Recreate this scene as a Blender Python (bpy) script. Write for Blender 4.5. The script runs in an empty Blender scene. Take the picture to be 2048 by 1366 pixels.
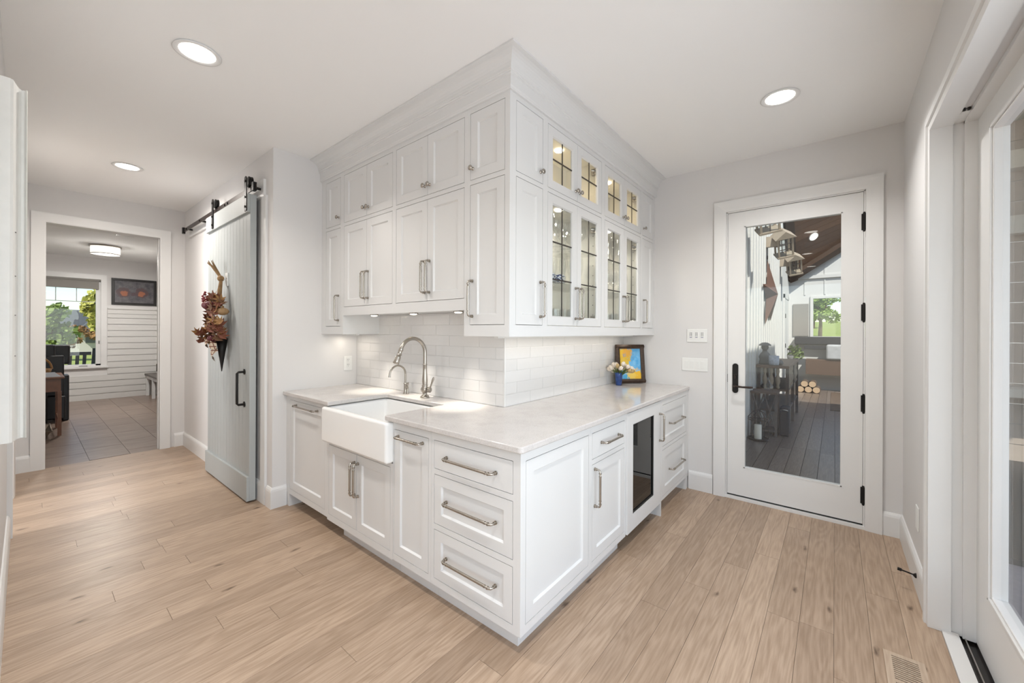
import bpy, bmesh, math, random
from mathutils import Vector, Matrix

random.seed(7)
C = bpy.context.scene.collection
SC = bpy.context.scene

# ------------------------------------------------------------------ camera
YAW, ROLL, EYE = 0.683423, 0.004214, 1.43
cam_d = bpy.data.cameras.new('camera')
cam = bpy.data.objects.new('camera', cam_d)
C.objects.link(cam)
cam_d.sensor_width = 36.0
cam_d.lens = 792.31 / 2048 * 36.0
cam_d.shift_y = -(683 - 663.493) / 2048
cam_d.clip_start = 0.02
cam_d.clip_end = 400
_F = Vector((-math.sin(YAW), math.cos(YAW), 0))
_R = Vector((math.cos(YAW), math.sin(YAW), 0))
_U = Vector((0, 0, 1))
_r = _R * math.cos(ROLL) + _U * math.sin(ROLL)
_u = _U * math.cos(ROLL) - _R * math.sin(ROLL)
cam.matrix_world = Matrix(((_r.x, _u.x, -_F.x, 0), (_r.y, _u.y, -_F.y, 0), (_r.z, _u.z, -_F.z, EYE), (0, 0, 0, 1)))
SC.camera = cam

# ------------------------------------------------------------------ world, sun, window and fill light, exposure
W = bpy.data.worlds.new('sky')
SC.world = W
W.use_nodes = True
wn = W.node_tree.nodes
wl = W.node_tree.links
wn.clear()
sky = wn.new('ShaderNodeTexSky')
sky.sky_type = 'NISHITA'
sky.sun_disc = False
sky.sun_elevation = math.radians(48)
sky.sun_rotation = math.radians(140)
sky.air_density = 1.0
sky.dust_density = 0.6
bg = wn.new('ShaderNodeBackground')
bg.inputs['Strength'].default_value = 0.20
wo = wn.new('ShaderNodeOutputWorld')
wl.new(sky.outputs[0], bg.inputs[0])
wl.new(bg.outputs[0], wo.inputs[0])

def lamp(name, kind, loc, energy, color=(1, 1, 1), rot=(0, 0, 0), **kw):
    d = bpy.data.lights.new(name, kind)
    d.energy = energy
    d.color = color
    for k, v in kw.items():
        setattr(d, k, v)
    o = bpy.data.objects.new(name, d)
    o.location = loc
    o.rotation_euler = rot
    C.objects.link(o)
    return o

lamp('sun', 'SUN', (8, -8, 14), 5.0, (1.0, 0.95, 0.87), (math.radians(42), 0, math.radians(38)), angle=math.radians(0.6))
# area lamps: daylight at the sliding door, plus added fill for kitchen and hall
lamp('kitchen_fill_light', 'AREA', (-1.9, -4.35, 1.5), 25, (0.90, 0.95, 1.0), (math.radians(90), 0, 0), shape='RECTANGLE', size=4.2, size_y=2.2)  # added fill lamp at an assumed, unseen window
lamp('sliding_door_light', 'AREA', (0.80, 0.3, 1.35), 62, (0.87, 0.935, 1.0), (0, math.radians(90), 0), shape='RECTANGLE', size=2.0, size_y=3.4)
lamp('hall_fill_light', 'AREA', (-5.0, -2.5, 1.5), 60, (0.95, 0.97, 1.0), (math.radians(90), 0, 0), shape='RECTANGLE', size=1.1, size_y=1.8)  # added unseen lamp that brightens the hall through the side doorway

vs = SC.view_settings
vs.view_transform = 'Standard'
vs.look = 'None'
vs.gamma = 1
vs.use_curve_mapping = False
vs.exposure = 0.0
SC.cycles.use_denoising = True
SC.cycles.use_adaptive_sampling = True
SC.cycles.adaptive_threshold = 0.04
SC.cycles.max_bounces = 8
SC.cycles.diffuse_bounces = 5
SC.cycles.glossy_bounces = 3
SC.cycles.transparent_max_bounces = 14
SC.cycles.transmission_bounces = 4
SC.cycles.sample_clamp_indirect = 8.0
SC.cycles.caustics_reflective = False
SC.cycles.caustics_refractive = False

# ------------------------------------------------------------------ material helpers
MATS = {}

def nmat(name):
    m = bpy.data.materials.new(name)
    m.use_nodes = True
    nt = m.node_tree
    b = nt.nodes['Principled BSDF']
    MATS[name] = m
    return m, nt, b

def N(nt, kind, **inputs):
    n = nt.nodes.new(kind)
    for k, v in inputs.items():
        if k.startswith('_'):
            setattr(n, k[1:], v)
        else:
            n.inputs[k.replace('__', ' ')].default_value = v
    return n

def plain(name, col, rough=0.5, metal=0.0, bump=0.0, bscale=60.0, vary=0.0, vscale=3.0, spec=None, emit=None):
    m, nt, b = nmat(name)
    b.inputs['Base Color'].default_value = (*col, 1)
    b.inputs['Roughness'].default_value = rough
    b.inputs['Metallic'].default_value = metal
    if spec is not None:
        b.inputs['Specular IOR Level'].default_value = spec
    tc = N(nt, 'ShaderNodeTexCoord')
    if bump:
        no = N(nt, 'ShaderNodeTexNoise', Scale=bscale, Detail=3.0)
        bp = N(nt, 'ShaderNodeBump', Strength=bump, Distance=0.002)
        nt.links.new(tc.outputs['Object'], no.inputs['Vector'])
        nt.links.new(no.outputs[0], bp.inputs['Height'])
        nt.links.new(bp.outputs[0], b.inputs['Normal'])
    if vary:
        n2 = N(nt, 'ShaderNodeTexNoise', Scale=vscale, Detail=4.0)
        nt.links.new(tc.outputs['Object'], n2.inputs['Vector'])
        mx = N(nt, 'ShaderNodeMix', _data_type='RGBA')
        mx.inputs[6].default_value = (*[c * (1 - vary) for c in col], 1)
        mx.inputs[7].default_value = (*[min(1, c * (1 + vary)) for c in col], 1)
        nt.links.new(n2.outputs[0], mx.inputs[0])
        nt.links.new(mx.outputs[2], b.inputs['Base Color'])
    if emit:
        b.inputs['Emission Color'].default_value = (*emit[0], 1)
        b.inputs['Emission Strength'].default_value = emit[1]
    return m

def glassy(name, tint=(1, 1, 1), ior=1.45, rough=0.0, boost=0.0):
    m = bpy.data.materials.new(name)
    m.use_nodes = True
    nt = m.node_tree
    nt.nodes.clear()
    out = N(nt, 'ShaderNodeOutputMaterial')
    tr = N(nt, 'ShaderNodeBsdfTransparent', Color=(*tint, 1))
    gl = N(nt, 'ShaderNodeBsdfGlossy', Roughness=rough)
    fr = N(nt, 'ShaderNodeFresnel', IOR=ior)
    ge = N(nt, 'ShaderNodeNewGeometry')
    sw_ = N(nt, 'ShaderNodeMix')
    sw_.inputs[2].default_value = ior
    sw_.inputs[3].default_value = 1 / ior
    nt.links.new(ge.outputs['Backfacing'], sw_.inputs[0])
    nt.links.new(sw_.outputs[0], fr.inputs['IOR'])
    ad = N(nt, 'ShaderNodeMath', _operation='ADD')
    ad.inputs[1].default_value = boost
    ad.use_clamp = True
    mx = N(nt, 'ShaderNodeMixShader')
    nt.links.new(fr.outputs[0], ad.inputs[0])
    nt.links.new(ad.outputs[0], mx.inputs[0])
    nt.links.new(tr.outputs[0], mx.inputs[1])
    nt.links.new(gl.outputs[0], mx.inputs[2])
    nt.links.new(mx.outputs[0], out.inputs[0])
    MATS[name] = m
    return m

def planked(name, cols, axis='Y', rough=0.42, grain=1.0, knots=True, tone=0.35):
    """timber with a tone of its own for each board: stretched grain, cathedral figure and scattered knots"""
    m, nt, b = nmat(name)
    L = nt.links.new
    tc = N(nt, 'ShaderNodeTexCoord')
    oi = N(nt, 'ShaderNodeObjectInfo')
    off = N(nt, 'ShaderNodeVectorMath', _operation='SCALE')
    off.inputs[0].default_value = (37.0, 91.0, 13.0)
    L(oi.outputs['Random'], off.inputs['Scale'])
    add = N(nt, 'ShaderNodeVectorMath', _operation='ADD')
    L(tc.outputs['Object'], add.inputs[0])
    L(off.outputs[0], add.inputs[1])
    sc1 = {'Y': (48, 2.0, 48), 'X': (2.0, 48, 48), 'Z': (48, 48, 2.0)}[axis]
    mp = N(nt, 'ShaderNodeMapping')
    mp.inputs['Scale'].default_value = sc1
    L(add.outputs[0], mp.inputs['Vector'])
    n1 = N(nt, 'ShaderNodeTexNoise', Scale=2.2, Detail=6.0, Roughness=0.62)
    L(mp.outputs[0], n1.inputs['Vector'])
    sc2 = {'Y': (7.5, 0.9, 7.5), 'X': (0.9, 7.5, 7.5), 'Z': (7.5, 7.5, 0.9)}[axis]
    mp2 = N(nt, 'ShaderNodeMapping')
    mp2.inputs['Scale'].default_value = sc2
    L(add.outputs[0], mp2.inputs['Vector'])
    n2 = N(nt, 'ShaderNodeTexNoise', Scale=1.2, Detail=2.0)
    L(mp2.outputs[0], n2.inputs['Vector'])
    mul = N(nt, 'ShaderNodeMath', _operation='MULTIPLY')
    mul.inputs[1].default_value = 75.0
    L(n2.outputs[0], mul.inputs[0])
    sn = N(nt, 'ShaderNodeMath', _operation='SINE')
    L(mul.outputs[0], sn.inputs[0])
    ma = N(nt, 'ShaderNodeMath', _operation='MULTIPLY_ADD')
    ma.inputs[1].default_value = 0.075 * grain
    L(sn.outputs[0], ma.inputs[0])
    L(n1.outputs[0], ma.inputs[2])
    rp = N(nt, 'ShaderNodeValToRGB')
    rp.color_ramp.elements[0].position = 0.30
    rp.color_ramp.elements[0].color = (*cols[1], 1)
    rp.color_ramp.elements[1].position = 0.66
    rp.color_ramp.elements[1].color = (*cols[0], 1)
    L(ma.outputs[0], rp.inputs[0])
    hs = N(nt, 'ShaderNodeMix', _data_type='RGBA', _blend_type='MULTIPLY')
    hs.inputs[0].default_value = 1.0
    tn = N(nt, 'ShaderNodeValToRGB')
    tn.color_ramp.elements[0].color = (1 - tone, 1 - tone * 1.08, 1 - tone * 1.15, 1)
    tn.color_ramp.elements[1].color = (1.0, 1.0, 1.0, 1)
    L(oi.outputs['Random'], tn.inputs[0])
    L(rp.outputs[0], hs.inputs[6])
    L(tn.outputs[0], hs.inputs[7])
    last = hs.outputs[2]
    if knots:
        mp3 = N(nt, 'ShaderNodeMapping')
        mp3.inputs['Scale'].default_value = {'Y': (3.4, 1.35, 1), 'X': (1.35, 3.4, 1), 'Z': (3.4, 3.4, 1.35)}[axis]
        L(add.outputs[0], mp3.inputs['Vector'])
        vo = N(nt, 'ShaderNodeTexVoronoi', _voronoi_dimensions='2D', Scale=1.3)
        n4 = N(nt, 'ShaderNodeTexNoise', Scale=9.0, Detail=3.0)
        L(mp3.outputs[0], n4.inputs['Vector'])
        mxv = N(nt, 'ShaderNodeMix', _data_type='RGBA')
        mxv.inputs[0].default_value = 0.10
        L(mp3.outputs[0], mxv.inputs[6])
        L(n4.outputs[1], mxv.inputs[7])
        L(mxv.outputs[2], vo.inputs['Vector'])
        kr = N(nt, 'ShaderNodeValToRGB')
        kr.color_ramp.elements[0].position = 0.010
        kr.color_ramp.elements[0].color = (0.22, 0.17, 0.13, 1)
        kr.color_ramp.elements[1].position = 0.058
        kr.color_ramp.elements[1].color = (1, 1, 1, 1)
        L(vo.outputs['Distance'], kr.inputs[0])
        km = N(nt, 'ShaderNodeMix', _data_type='RGBA', _blend_type='MULTIPLY')
        sv = N(nt, 'ShaderNodeSeparateXYZ')
        L(vo.outputs['Color'], sv.inputs[0])
        kg = N(nt, 'ShaderNodeMath', _operation='GREATER_THAN')
        kg.inputs[1].default_value = 0.55
        L(sv.outputs[0], kg.inputs[0])
        kf = N(nt, 'ShaderNodeMath', _operation='MULTIPLY')
        kf.inputs[1].default_value = 0.85
        L(kg.outputs[0], kf.inputs[0])
        L(kf.outputs[0], km.inputs[0])
        L(last, km.inputs[6])
        L(kr.outputs[0], km.inputs[7])
        last = km.outputs[2]
    L(last, b.inputs['Base Color'])
    b.inputs['Roughness'].default_value = rough
    bp = N(nt, 'ShaderNodeBump', Strength=0.10, Distance=0.002)
    L(n1.outputs[0], bp.inputs['Height'])
    L(bp.outputs[0], b.inputs['Normal'])
    return m

M = MATS
plain('wall_paint', (0.70, 0.685, 0.675), 0.75, bump=0.05, bscale=120)
plain('ceiling_paint', (0.88, 0.875, 0.865), 0.85, bump=0.05, bscale=90)
plain('trim_white', (0.755, 0.75, 0.74), 0.38)
plain('cabinet_white', (0.71, 0.707, 0.70), 0.34, bump=0.02, bscale=200)
plain('cabinet_inside', (0.82, 0.79, 0.72), 0.5)
plain('tile_grout', (0.72, 0.71, 0.695), 0.8, bump=0.1, bscale=300)
plain('nickel', (0.44, 0.405, 0.36), 0.26, 1.0, bump=0.02, bscale=400)
plain('black_metal', (0.018, 0.016, 0.015), 0.42, 0.6, bump=0.04, bscale=200)
plain('bronze', (0.035, 0.024, 0.020), 0.38, 0.5, bump=0.04, bscale=150)
plain('leading', (0.055, 0.048, 0.042), 0.5, 0.4)
plain('porcelain', (0.88, 0.875, 0.86), 0.10, bump=0.10, bscale=9)
plain('plastic_white', (0.80, 0.80, 0.78), 0.35)
plain('plastic_dark', (0.03, 0.03, 0.04), 0.4)
plain('part_and_shade_black', (0.012, 0.011, 0.010), 0.5)  # black parts; also stands in for the dark inside holes and recesses
plain('key_dot', (0.10, 0.10, 0.22), 0.5)
plain('gasket_grey', (0.30, 0.31, 0.31), 0.4, 0.3)
plain('lamp_lens', (1, 0.97, 0.92), 0.4, emit=((1.0, 0.95, 0.88), 9.0))
plain('puck_lens', (1, 0.95, 0.85), 0.4, emit=((1.0, 0.88, 0.70), 9.0))
plain('shade_lit', (1, 0.97, 0.92), 0.6, emit=((1.0, 0.96, 0.90), 0.9))
plain('barn_paint', (0.41, 0.43, 0.425), 0.5, bump=0.12, bscale=40, vary=0.03, vscale=14)
plain('raffia', (0.26, 0.155, 0.07), 0.85, bump=0.5, bscale=150, vary=0.35, vscale=40)
plain('leaf_rust', (0.16, 0.045, 0.020), 0.6, vary=0.4, vscale=18)
plain('leaf_ochre', (0.30, 0.155, 0.05), 0.6, vary=0.4, vscale=18)
plain('leaf_brown', (0.15, 0.07, 0.03), 0.6, vary=0.4, vscale=18)
plain('berry_red', (0.17, 0.010, 0.014), 0.35, vary=0.3)
plain('pumpkin_wine', (0.105, 0.012, 0.018), 0.5, vary=0.3)
plain('pumpkin_tan', (0.34, 0.21, 0.10), 0.6, vary=0.3, vscale=20)
plain('petal_cream', (0.78, 0.70, 0.60), 0.6, vary=0.1, vscale=60)
plain('petal_gold', (0.48, 0.34, 0.16), 0.6, vary=0.2, vscale=60)
plain('stem_green', (0.10, 0.15, 0.03), 0.6, vary=0.3)
plain('vinyl_track', (0.014, 0.011, 0.010), 0.25)
plain('aluminium', (0.45, 0.43, 0.40), 0.3, 1.0)
plain('shiplap_white', (0.68, 0.67, 0.65), 0.5)
plain('blind_grey', (0.27, 0.255, 0.235), 0.85, bump=0.3, bscale=300)
plain('frame_black', (0.014, 0.012, 0.012), 0.4)
plain('bench_top', (0.075, 0.062, 0.052), 0.4)
plain('blue_fabric', (0.018, 0.05, 0.12), 0.8, bump=0.3)
plain('black_leather', (0.013, 0.013, 0.015), 0.42, bump=0.2, bscale=80)
plain('table_wood', (0.17, 0.068, 0.032), 0.4, vary=0.3, vscale=14)
plain('wicker', (0.30, 0.16, 0.06), 0.7, bump=0.8, bscale=90, vary=0.4, vscale=60)
plain('paper_blue', (0.62, 0.66, 0.72), 0.7)
plain('galvanised', (0.20, 0.16, 0.12), 0.4, 0.5)
plain('asphalt', (0.36, 0.36, 0.38), 0.9)
plain('house_wall', (0.55, 0.52, 0.48), 0.8)
plain('roof_slate', (0.13, 0.14, 0.16), 0.8)
plain('bark', (0.10, 0.07, 0.05), 0.9, vary=0.3)
plain('foliage_green', (0.24, 0.32, 0.08), 0.8, vary=0.45, vscale=1.6)
plain('foliage_gold', (0.46, 0.44, 0.10), 0.8, vary=0.4, vscale=1.6)
plain('foliage_rust', (0.32, 0.17, 0.06), 0.8, vary=0.4, vscale=1.6)
plain('blossom_pink', (0.55, 0.30, 0.28), 0.8, vary=0.3, vscale=8)
plain('lawn', (0.30, 0.36, 0.09), 0.95, vary=0.28, vscale=0.7)
plain('chair_black', (0.022, 0.026, 0.032), 0.5)
plain('star_copper', (0.16, 0.085, 0.06), 0.55, 0.25, vary=0.25, vscale=5)
plain('batten_white', (0.62, 0.62, 0.60), 0.6)
plain('birdhouse_pine', (0.36, 0.30, 0.23), 0.7, vary=0.2, vscale=12)
plain('weathered_grey', (0.115, 0.10, 0.09), 0.7, vary=0.3, vscale=20)
plain('stone_grey', (0.15, 0.15, 0.15), 0.8, vary=0.3, vscale=30)
plain('pot_blue', (0.36, 0.40, 0.47), 0.4, vary=0.5, vscale=45)
plain('candle', (0.75, 0.70, 0.60), 0.5)
plain('log_end', (0.52, 0.38, 0.25), 0.8, vary=0.2, vscale=30)
plain('rug_brown', (0.12, 0.085, 0.06), 0.95, bump=0.5, bscale=80, vary=0.3, vscale=6)
plain('sofa_dark', (0.02, 0.022, 0.028), 0.8)
plain('throw_grey', (0.40, 0.41, 0.42), 0.9, vary=0.3, vscale=12)
plain('patio_paving', (0.40, 0.37, 0.38), 0.9, vary=0.18, vscale=25)
plain('patio_beam', (0.66, 0.62, 0.53), 0.7, vary=0.06)
plain('patio_board', (0.46, 0.39, 0.32), 0.7, vary=0.12, vscale=9)
plain('china_white', (0.75, 0.76, 0.80), 0.15)
plain('vase_glass', (0.02, 0.055, 0.20), 0.08, vary=0.8, vscale=35)
plain('frame_carved', (0.055, 0.032, 0.020), 0.35, 0.25, bump=1.0, bscale=45, vary=0.6, vscale=45)
plain('paint_old_white', (0.74, 0.73, 0.70), 0.6, bump=0.12, bscale=60, vary=0.05, vscale=30)
glassy('pane_glass', (0.97, 0.985, 0.98))
glassy('pane_dark', (0.16, 0.155, 0.14), 1.5, boost=0.02)
glassy('cup_glass', (0.975, 0.98, 0.98), 1.5, boost=0.06)
glassy('shelf_glass', (0.98, 0.985, 0.98), 1.5, boost=0.0)
planked('oak_floor', ((0.49, 0.362, 0.262), (0.35, 0.245, 0.166)), 'Y', 0.36, tone=0.22)
planked('porch_floor', ((0.27, 0.225, 0.195), (0.18, 0.145, 0.125)), 'Y', 0.32, knots=False)
planked('porch_ceiling_wood', ((0.22, 0.105, 0.048), (0.10, 0.045, 0.020)), 'X', 0.5)
planked('beam_wood', ((0.085, 0.046, 0.026), (0.045, 0.024, 0.014)), 'Y', 0.6, knots=False)
planked('console_wood', ((0.16, 0.09, 0.055), (0.08, 0.045, 0.028)), 'Y', 0.5, knots=False)
planked('register_wood', ((0.52, 0.41, 0.31), (0.42, 0.31, 0.225)), 'Y', 0.4, knots=False, tone=0.1)

def quartz():
    m, nt, b = nmat('quartz')
    tc = N(nt, 'ShaderNodeTexCoord')
    n1 = N(nt, 'ShaderNodeTexNoise', Scale=9.0, Detail=8.0, Roughness=0.7)
    n2 = N(nt, 'ShaderNodeTexNoise', Scale=160.0, Detail=2.0)
    nt.links.new(tc.outputs['Object'], n1.inputs['Vector'])
    nt.links.new(tc.outputs['Object'], n2.inputs['Vector'])
    mu = N(nt, 'ShaderNodeMath', _operation='MULTIPLY')
    nt.links.new(n1.outputs[0], mu.inputs[0])
    nt.links.new(n2.outputs[0], mu.inputs[1])
    rp = N(nt, 'ShaderNodeValToRGB')
    rp.color_ramp.elements[0].position = 0.12
    rp.color_ramp.elements[0].color = (0.52, 0.49, 0.47, 1)
    rp.color_ramp.elements[1].position = 0.27
    rp.color_ramp.elements[1].color = (0.61, 0.58, 0.56, 1)
    nt.links.new(mu.outputs[0], rp.inputs[0])
    nt.links.new(rp.outputs[0], b.inputs['Base Color'])
    b.inputs['Roughness'].default_value = 0.10
quartz()

def glazed():
    m, nt, b = nmat('glazed_tile')
    tc = N(nt, 'ShaderNodeTexCoord')
    oi = N(nt, 'ShaderNodeObjectInfo')
    sc = N(nt, 'ShaderNodeVectorMath', _operation='SCALE')
    sc.inputs[0].default_value = (11, 23, 31)
    nt.links.new(oi.outputs['Random'], sc.inputs['Scale'])
    ad = N(nt, 'ShaderNodeVectorMath', _operation='ADD')
    nt.links.new(tc.outputs['Object'], ad.inputs[0])
    nt.links.new(sc.outputs[0], ad.inputs[1])
    n1 = N(nt, 'ShaderNodeTexNoise', Scale=16.0, Detail=2.0)
    nt.links.new(ad.outputs[0], n1.inputs['Vector'])
    bp = N(nt, 'ShaderNodeBump', Strength=0.55, Distance=0.004)
    nt.links.new(n1.outputs[0], bp.inputs['Height'])
    nt.links.new(bp.outputs[0], b.inputs['Normal'])
    rp = N(nt, 'ShaderNodeValToRGB')
    rp.color_ramp.elements[0].color = (0.725, 0.715, 0.705, 1)
    rp.color_ramp.elements[1].color = (0.755, 0.745, 0.735, 1)
    nt.links.new(oi.outputs['Random'], rp.inputs[0])
    nt.links.new(rp.outputs[0], b.inputs['Base Color'])
    b.inputs['Roughness'].default_value = 0.09
glazed()

def slate_tile():
    m, nt, b = nmat('floor_tile')
    tc = N(nt, 'ShaderNodeTexCoord')
    oi = N(nt, 'ShaderNodeObjectInfo')
    mp = N(nt, 'ShaderNodeMapping')
    mp.inputs['Scale'].default_value = (5, 1.6, 1)
    nt.links.new(tc.outputs['Object'], mp.inputs['Vector'])
    n1 = N(nt, 'ShaderNodeTexNoise', Scale=2.5, Detail=6.0)
    nt.links.new(mp.outputs[0], n1.inputs['Vector'])
    ad = N(nt, 'ShaderNodeMath', _operation='MULTIPLY_ADD')
    ad.inputs[1].default_value = 0.25
    nt.links.new(oi.outputs['Random'], ad.inputs[0])
    nt.links.new(n1.outputs[0], ad.inputs[2])
    rp = N(nt, 'ShaderNodeValToRGB')
    rp.color_ramp.elements[0].position = 0.35
    rp.color_ramp.elements[0].color = (0.165, 0.115, 0.088, 1)
    rp.color_ramp.elements[1].position = 0.85
    rp.color_ramp.elements[1].color = (0.27, 0.205, 0.165, 1)
    nt.links.new(ad.outputs[0], rp.inputs[0])
    nt.links.new(rp.outputs[0], b.inputs['Base Color'])
    b.inputs['Roughness'].default_value = 0.30
slate_tile()

def blot_picture(name, base, spots, noise=0.5, nscale=14):
    """a painted picture: a ground colour broken by noise and soft-edged blots; spots are (x, y, z, radius, colour) in object space"""
    m, nt, b = nmat(name)
    L = nt.links.new
    tc = N(nt, 'ShaderNodeTexCoord')
    n1 = N(nt, 'ShaderNodeTexNoise', Scale=nscale, Detail=6.0, Roughness=0.7)
    L(tc.outputs['Object'], n1.inputs['Vector'])
    rp = N(nt, 'ShaderNodeValToRGB')
    rp.color_ramp.elements[0].position = 0.35
    rp.color_ramp.elements[0].color = (*base[0], 1)
    rp.color_ramp.elements[1].position = 0.65
    rp.color_ramp.elements[1].color = (*base[1], 1)
    L(n1.outputs[0], rp.inputs[0])
    last = rp.outputs[0]
    wob = N(nt, 'ShaderNodeMix', _data_type='RGBA', _blend_type='LINEAR_LIGHT')
    wob.inputs[0].default_value = noise * 0.2
    L(tc.outputs['Object'], wob.inputs[6])
    L(n1.outputs[1], wob.inputs[7])
    for x, y, z, r, col in spots:
        d = N(nt, 'ShaderNodeVectorMath', _operation='DISTANCE')
        d.inputs[1].default_value = (x, y, z)
        L(wob.outputs[2], d.inputs[0])
        mr = N(nt, 'ShaderNodeMapRange')
        mr.inputs[1].default_value = r * 1.12
        mr.inputs[2].default_value = r * 0.9
        L(d.outputs['Value'], mr.inputs[0])
        mx = N(nt, 'ShaderNodeMix', _data_type='RGBA')
        mx.inputs[7].default_value = (*col, 1)
        L(mr.outputs[0], mx.inputs[0])
        L(last, mx.inputs[6])
        last = mx.outputs[2]
    L(last, b.inputs['Base Color'])
    b.inputs['Roughness'].default_value = 0.45
    return m

# ------------------------------------------------------------------ mesh helpers
ORG = {}

class MB:
    """collects shapes in world space; build() links them as ONE mesh object"""
    def __init__(s):
        s.v, s.f, s.sm = [], [], []
    def add(s, vs_, fs, smooth=False):
        b = len(s.v)
        s.v += [tuple(p) for p in vs_]
        s.f += [tuple(b + i for i in f) for f in fs]
        s.sm += [smooth] * len(fs)
        return s
    def box(s, x0, x1, y0, y1, z0, z1, T=None):
        p = [(x, y, z) for x in (x0, x1) for y in (y0, y1) for z in (z0, z1)]
        if T is not None:
            p = [T(*q) if callable(T) else T @ Vector(q) for q in p]
        return s.add(p, [(0, 1, 3, 2), (4, 6, 7, 5), (0, 4, 5, 1), (2, 3, 7, 6), (0, 2, 6, 4), (1, 5, 7, 3)])
    def prism(s, poly, t0, t1, T=None):
        """poly in (a, b), extruded along t; T maps (a, b, t) to a point"""
        T = T or (lambda a, b, t: (a, b, t))
        n = len(poly)
        p = [T(a, b, t0) for a, b in poly] + [T(a, b, t1) for a, b in poly]
        fs = [tuple(range(n)), tuple(range(2 * n - 1, n - 1, -1))] + [(i, (i + 1) % n, n + (i + 1) % n, n + i) for i in range(n)]
        return s.add(p, fs)
    def tube(s, pts, r, n=8, caps=True):
        pts = [Vector(p) for p in pts]
        rs = r if isinstance(r, (list, tuple)) else [r] * len(pts)
        ring, up = [], None
        for i, p in enumerate(pts):
            t = (pts[min(i + 1, len(pts) - 1)] - pts[max(i - 1, 0)]).normalized()
            if up is None or abs(up.dot(t)) > 0.98:
                up = Vector((0, 0, 1)) if abs(t.z) < 0.9 else Vector((1, 0, 0))
            a = t.cross(up).normalized()
            up = a.cross(t).normalized()
            ring.append([p + (a * math.cos(2 * math.pi * k / n) + up * math.sin(2 * math.pi * k / n)) * rs[i] for k in range(n)])
        vs_ = [q for g in ring for q in g]
        fs = [(i * n + k, i * n + (k + 1) % n, (i + 1) * n + (k + 1) % n, (i + 1) * n + k) for i in range(len(pts) - 1) for k in range(n)]
        s.add(vs_, fs, True)
        if caps:
            s.add(ring[0], [tuple(range(n))])
            s.add(ring[-1], [tuple(range(n))])
        return s
    def lathe(s, prof, c=(0, 0, 0), n=16, T=None):
        """prof of (radius, height) turned about the vertical through c (or mapped by T)"""
        vs_ = []
        for r, z in prof:
            for k in range(n):
                q = Vector((r * math.cos(2 * math.pi * k / n), r * math.sin(2 * math.pi * k / n), z))
                vs_.append((T @ q) if T is not None else q + Vector(c))
        m = len(prof)
        fs = [(i * n + k, i * n + (k + 1) % n, (i + 1) * n + (k + 1) % n, (i + 1) * n + k) for i in range(m - 1) for k in range(n)]
        return s.add(vs_, fs, True)
    def ball(s, c, r, n=8, sc=(1, 1, 1), T=None):
        prof = [(max(1e-4, math.sin(math.pi * i / (n // 2 + 1))) * 1.0, -math.cos(math.pi * i / (n // 2 + 1))) for i in range(n // 2 + 2)]
        MT = Matrix.Translation(Vector(c)) @ Matrix.Diagonal((r * sc[0], r * sc[1], r * sc[2], 1))
        return s.lathe(prof, n=n, T=(T @ MT) if T is not None else MT)
    def sweep(s, prof, path, T=None):
        """profile points (o, z) carried along a path of functions o -> (x, y)"""
        vs_ = [(*fn(o), z) for fn in path for o, z in prof]
        m = len(prof)
        fs = [(i * m + k, i * m + k + 1, (i + 1) * m + k + 1, (i + 1) * m + k) for i in range(len(path) - 1) for k in range(m - 1)]
        s.add(vs_, fs)
        s.add([(*path[0](o), z) for o, z in prof], [tuple(range(m))])
        s.add([(*path[-1](o), z) for o, z in prof], [tuple(range(m))])
        return s
    def build(s, name, mat, parent=None, origin=None, bevel=0, seg=2, label=None, weld=False):
        me = bpy.data.meshes.new(name)
        if parent is not None and origin is None:
            origin = ORG[parent.name]
        if origin is None:
            xs, ys, zs = zip(*s.v)
            origin = ((min(xs) + max(xs)) / 2, (min(ys) + max(ys)) / 2, min(zs))
        origin = Vector(origin)
        me.from_pydata([Vector(p) - origin for p in s.v], [], s.f)
        for p, q in zip(me.polygons, s.sm):
            p.use_smooth = q
        bm = bmesh.new()
        bm.from_mesh(me)
        if weld:
            bmesh.ops.remove_doubles(bm, verts=bm.verts, dist=1e-5)
        bmesh.ops.recalc_face_normals(bm, faces=bm.faces)
        bm.to_mesh(me)
        bm.free()
        me.materials.append(M[mat] if isinstance(mat, str) else mat)
        o = bpy.data.objects.new(name, me)
        C.objects.link(o)
        ORG[o.name] = origin
        if parent is not None:
            o.parent = parent
            o.location = origin - ORG[parent.name]
        else:
            o.location = origin
        if bevel:
            b = o.modifiers.new('bevel', 'BEVEL')
            b.width = bevel
            b.segments = seg
            b.limit_method = 'ANGLE'
            b.angle_limit = math.radians(40)
            if seg > 2:
                for p in me.polygons:
                    p.use_smooth = True
                b.harden_normals = True
        if label:
            o['label'] = label
        return o

def tag(o, label, cat, group=None):
    o['label'] = label
    o['category'] = cat
    if group:
        o['group'] = group
    return o

def thing(name, label, cat, loc, group=None, rotz=0.0):
    o = bpy.data.objects.new(name, None)
    o.empty_display_size = 0.05
    C.objects.link(o)
    o.location = loc
    o.rotation_euler = (0, 0, rotz)
    ORG[o.name] = Vector(loc)
    return tag(o, label, cat, group)

def struct(name, label=None, loc=None):
    """an Empty that carries a piece of the setting made of several parts"""
    o = bpy.data.objects.new(name, None)
    o.empty_display_size = 0.05
    C.objects.link(o)
    o.location = loc or (0, 0, 0)
    ORG[o.name] = Vector(o.location)
    o['kind'] = 'structure'
    if label:
        o['label'] = label
    return o

def ks(o, label=None):
    o['kind'] = 'structure'
    if label:
        o['label'] = label
    return o

def stuff(o, label, cat=None):
    o['kind'] = 'stuff'
    o['label'] = label
    if cat:
        o['category'] = cat
    return o

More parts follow.
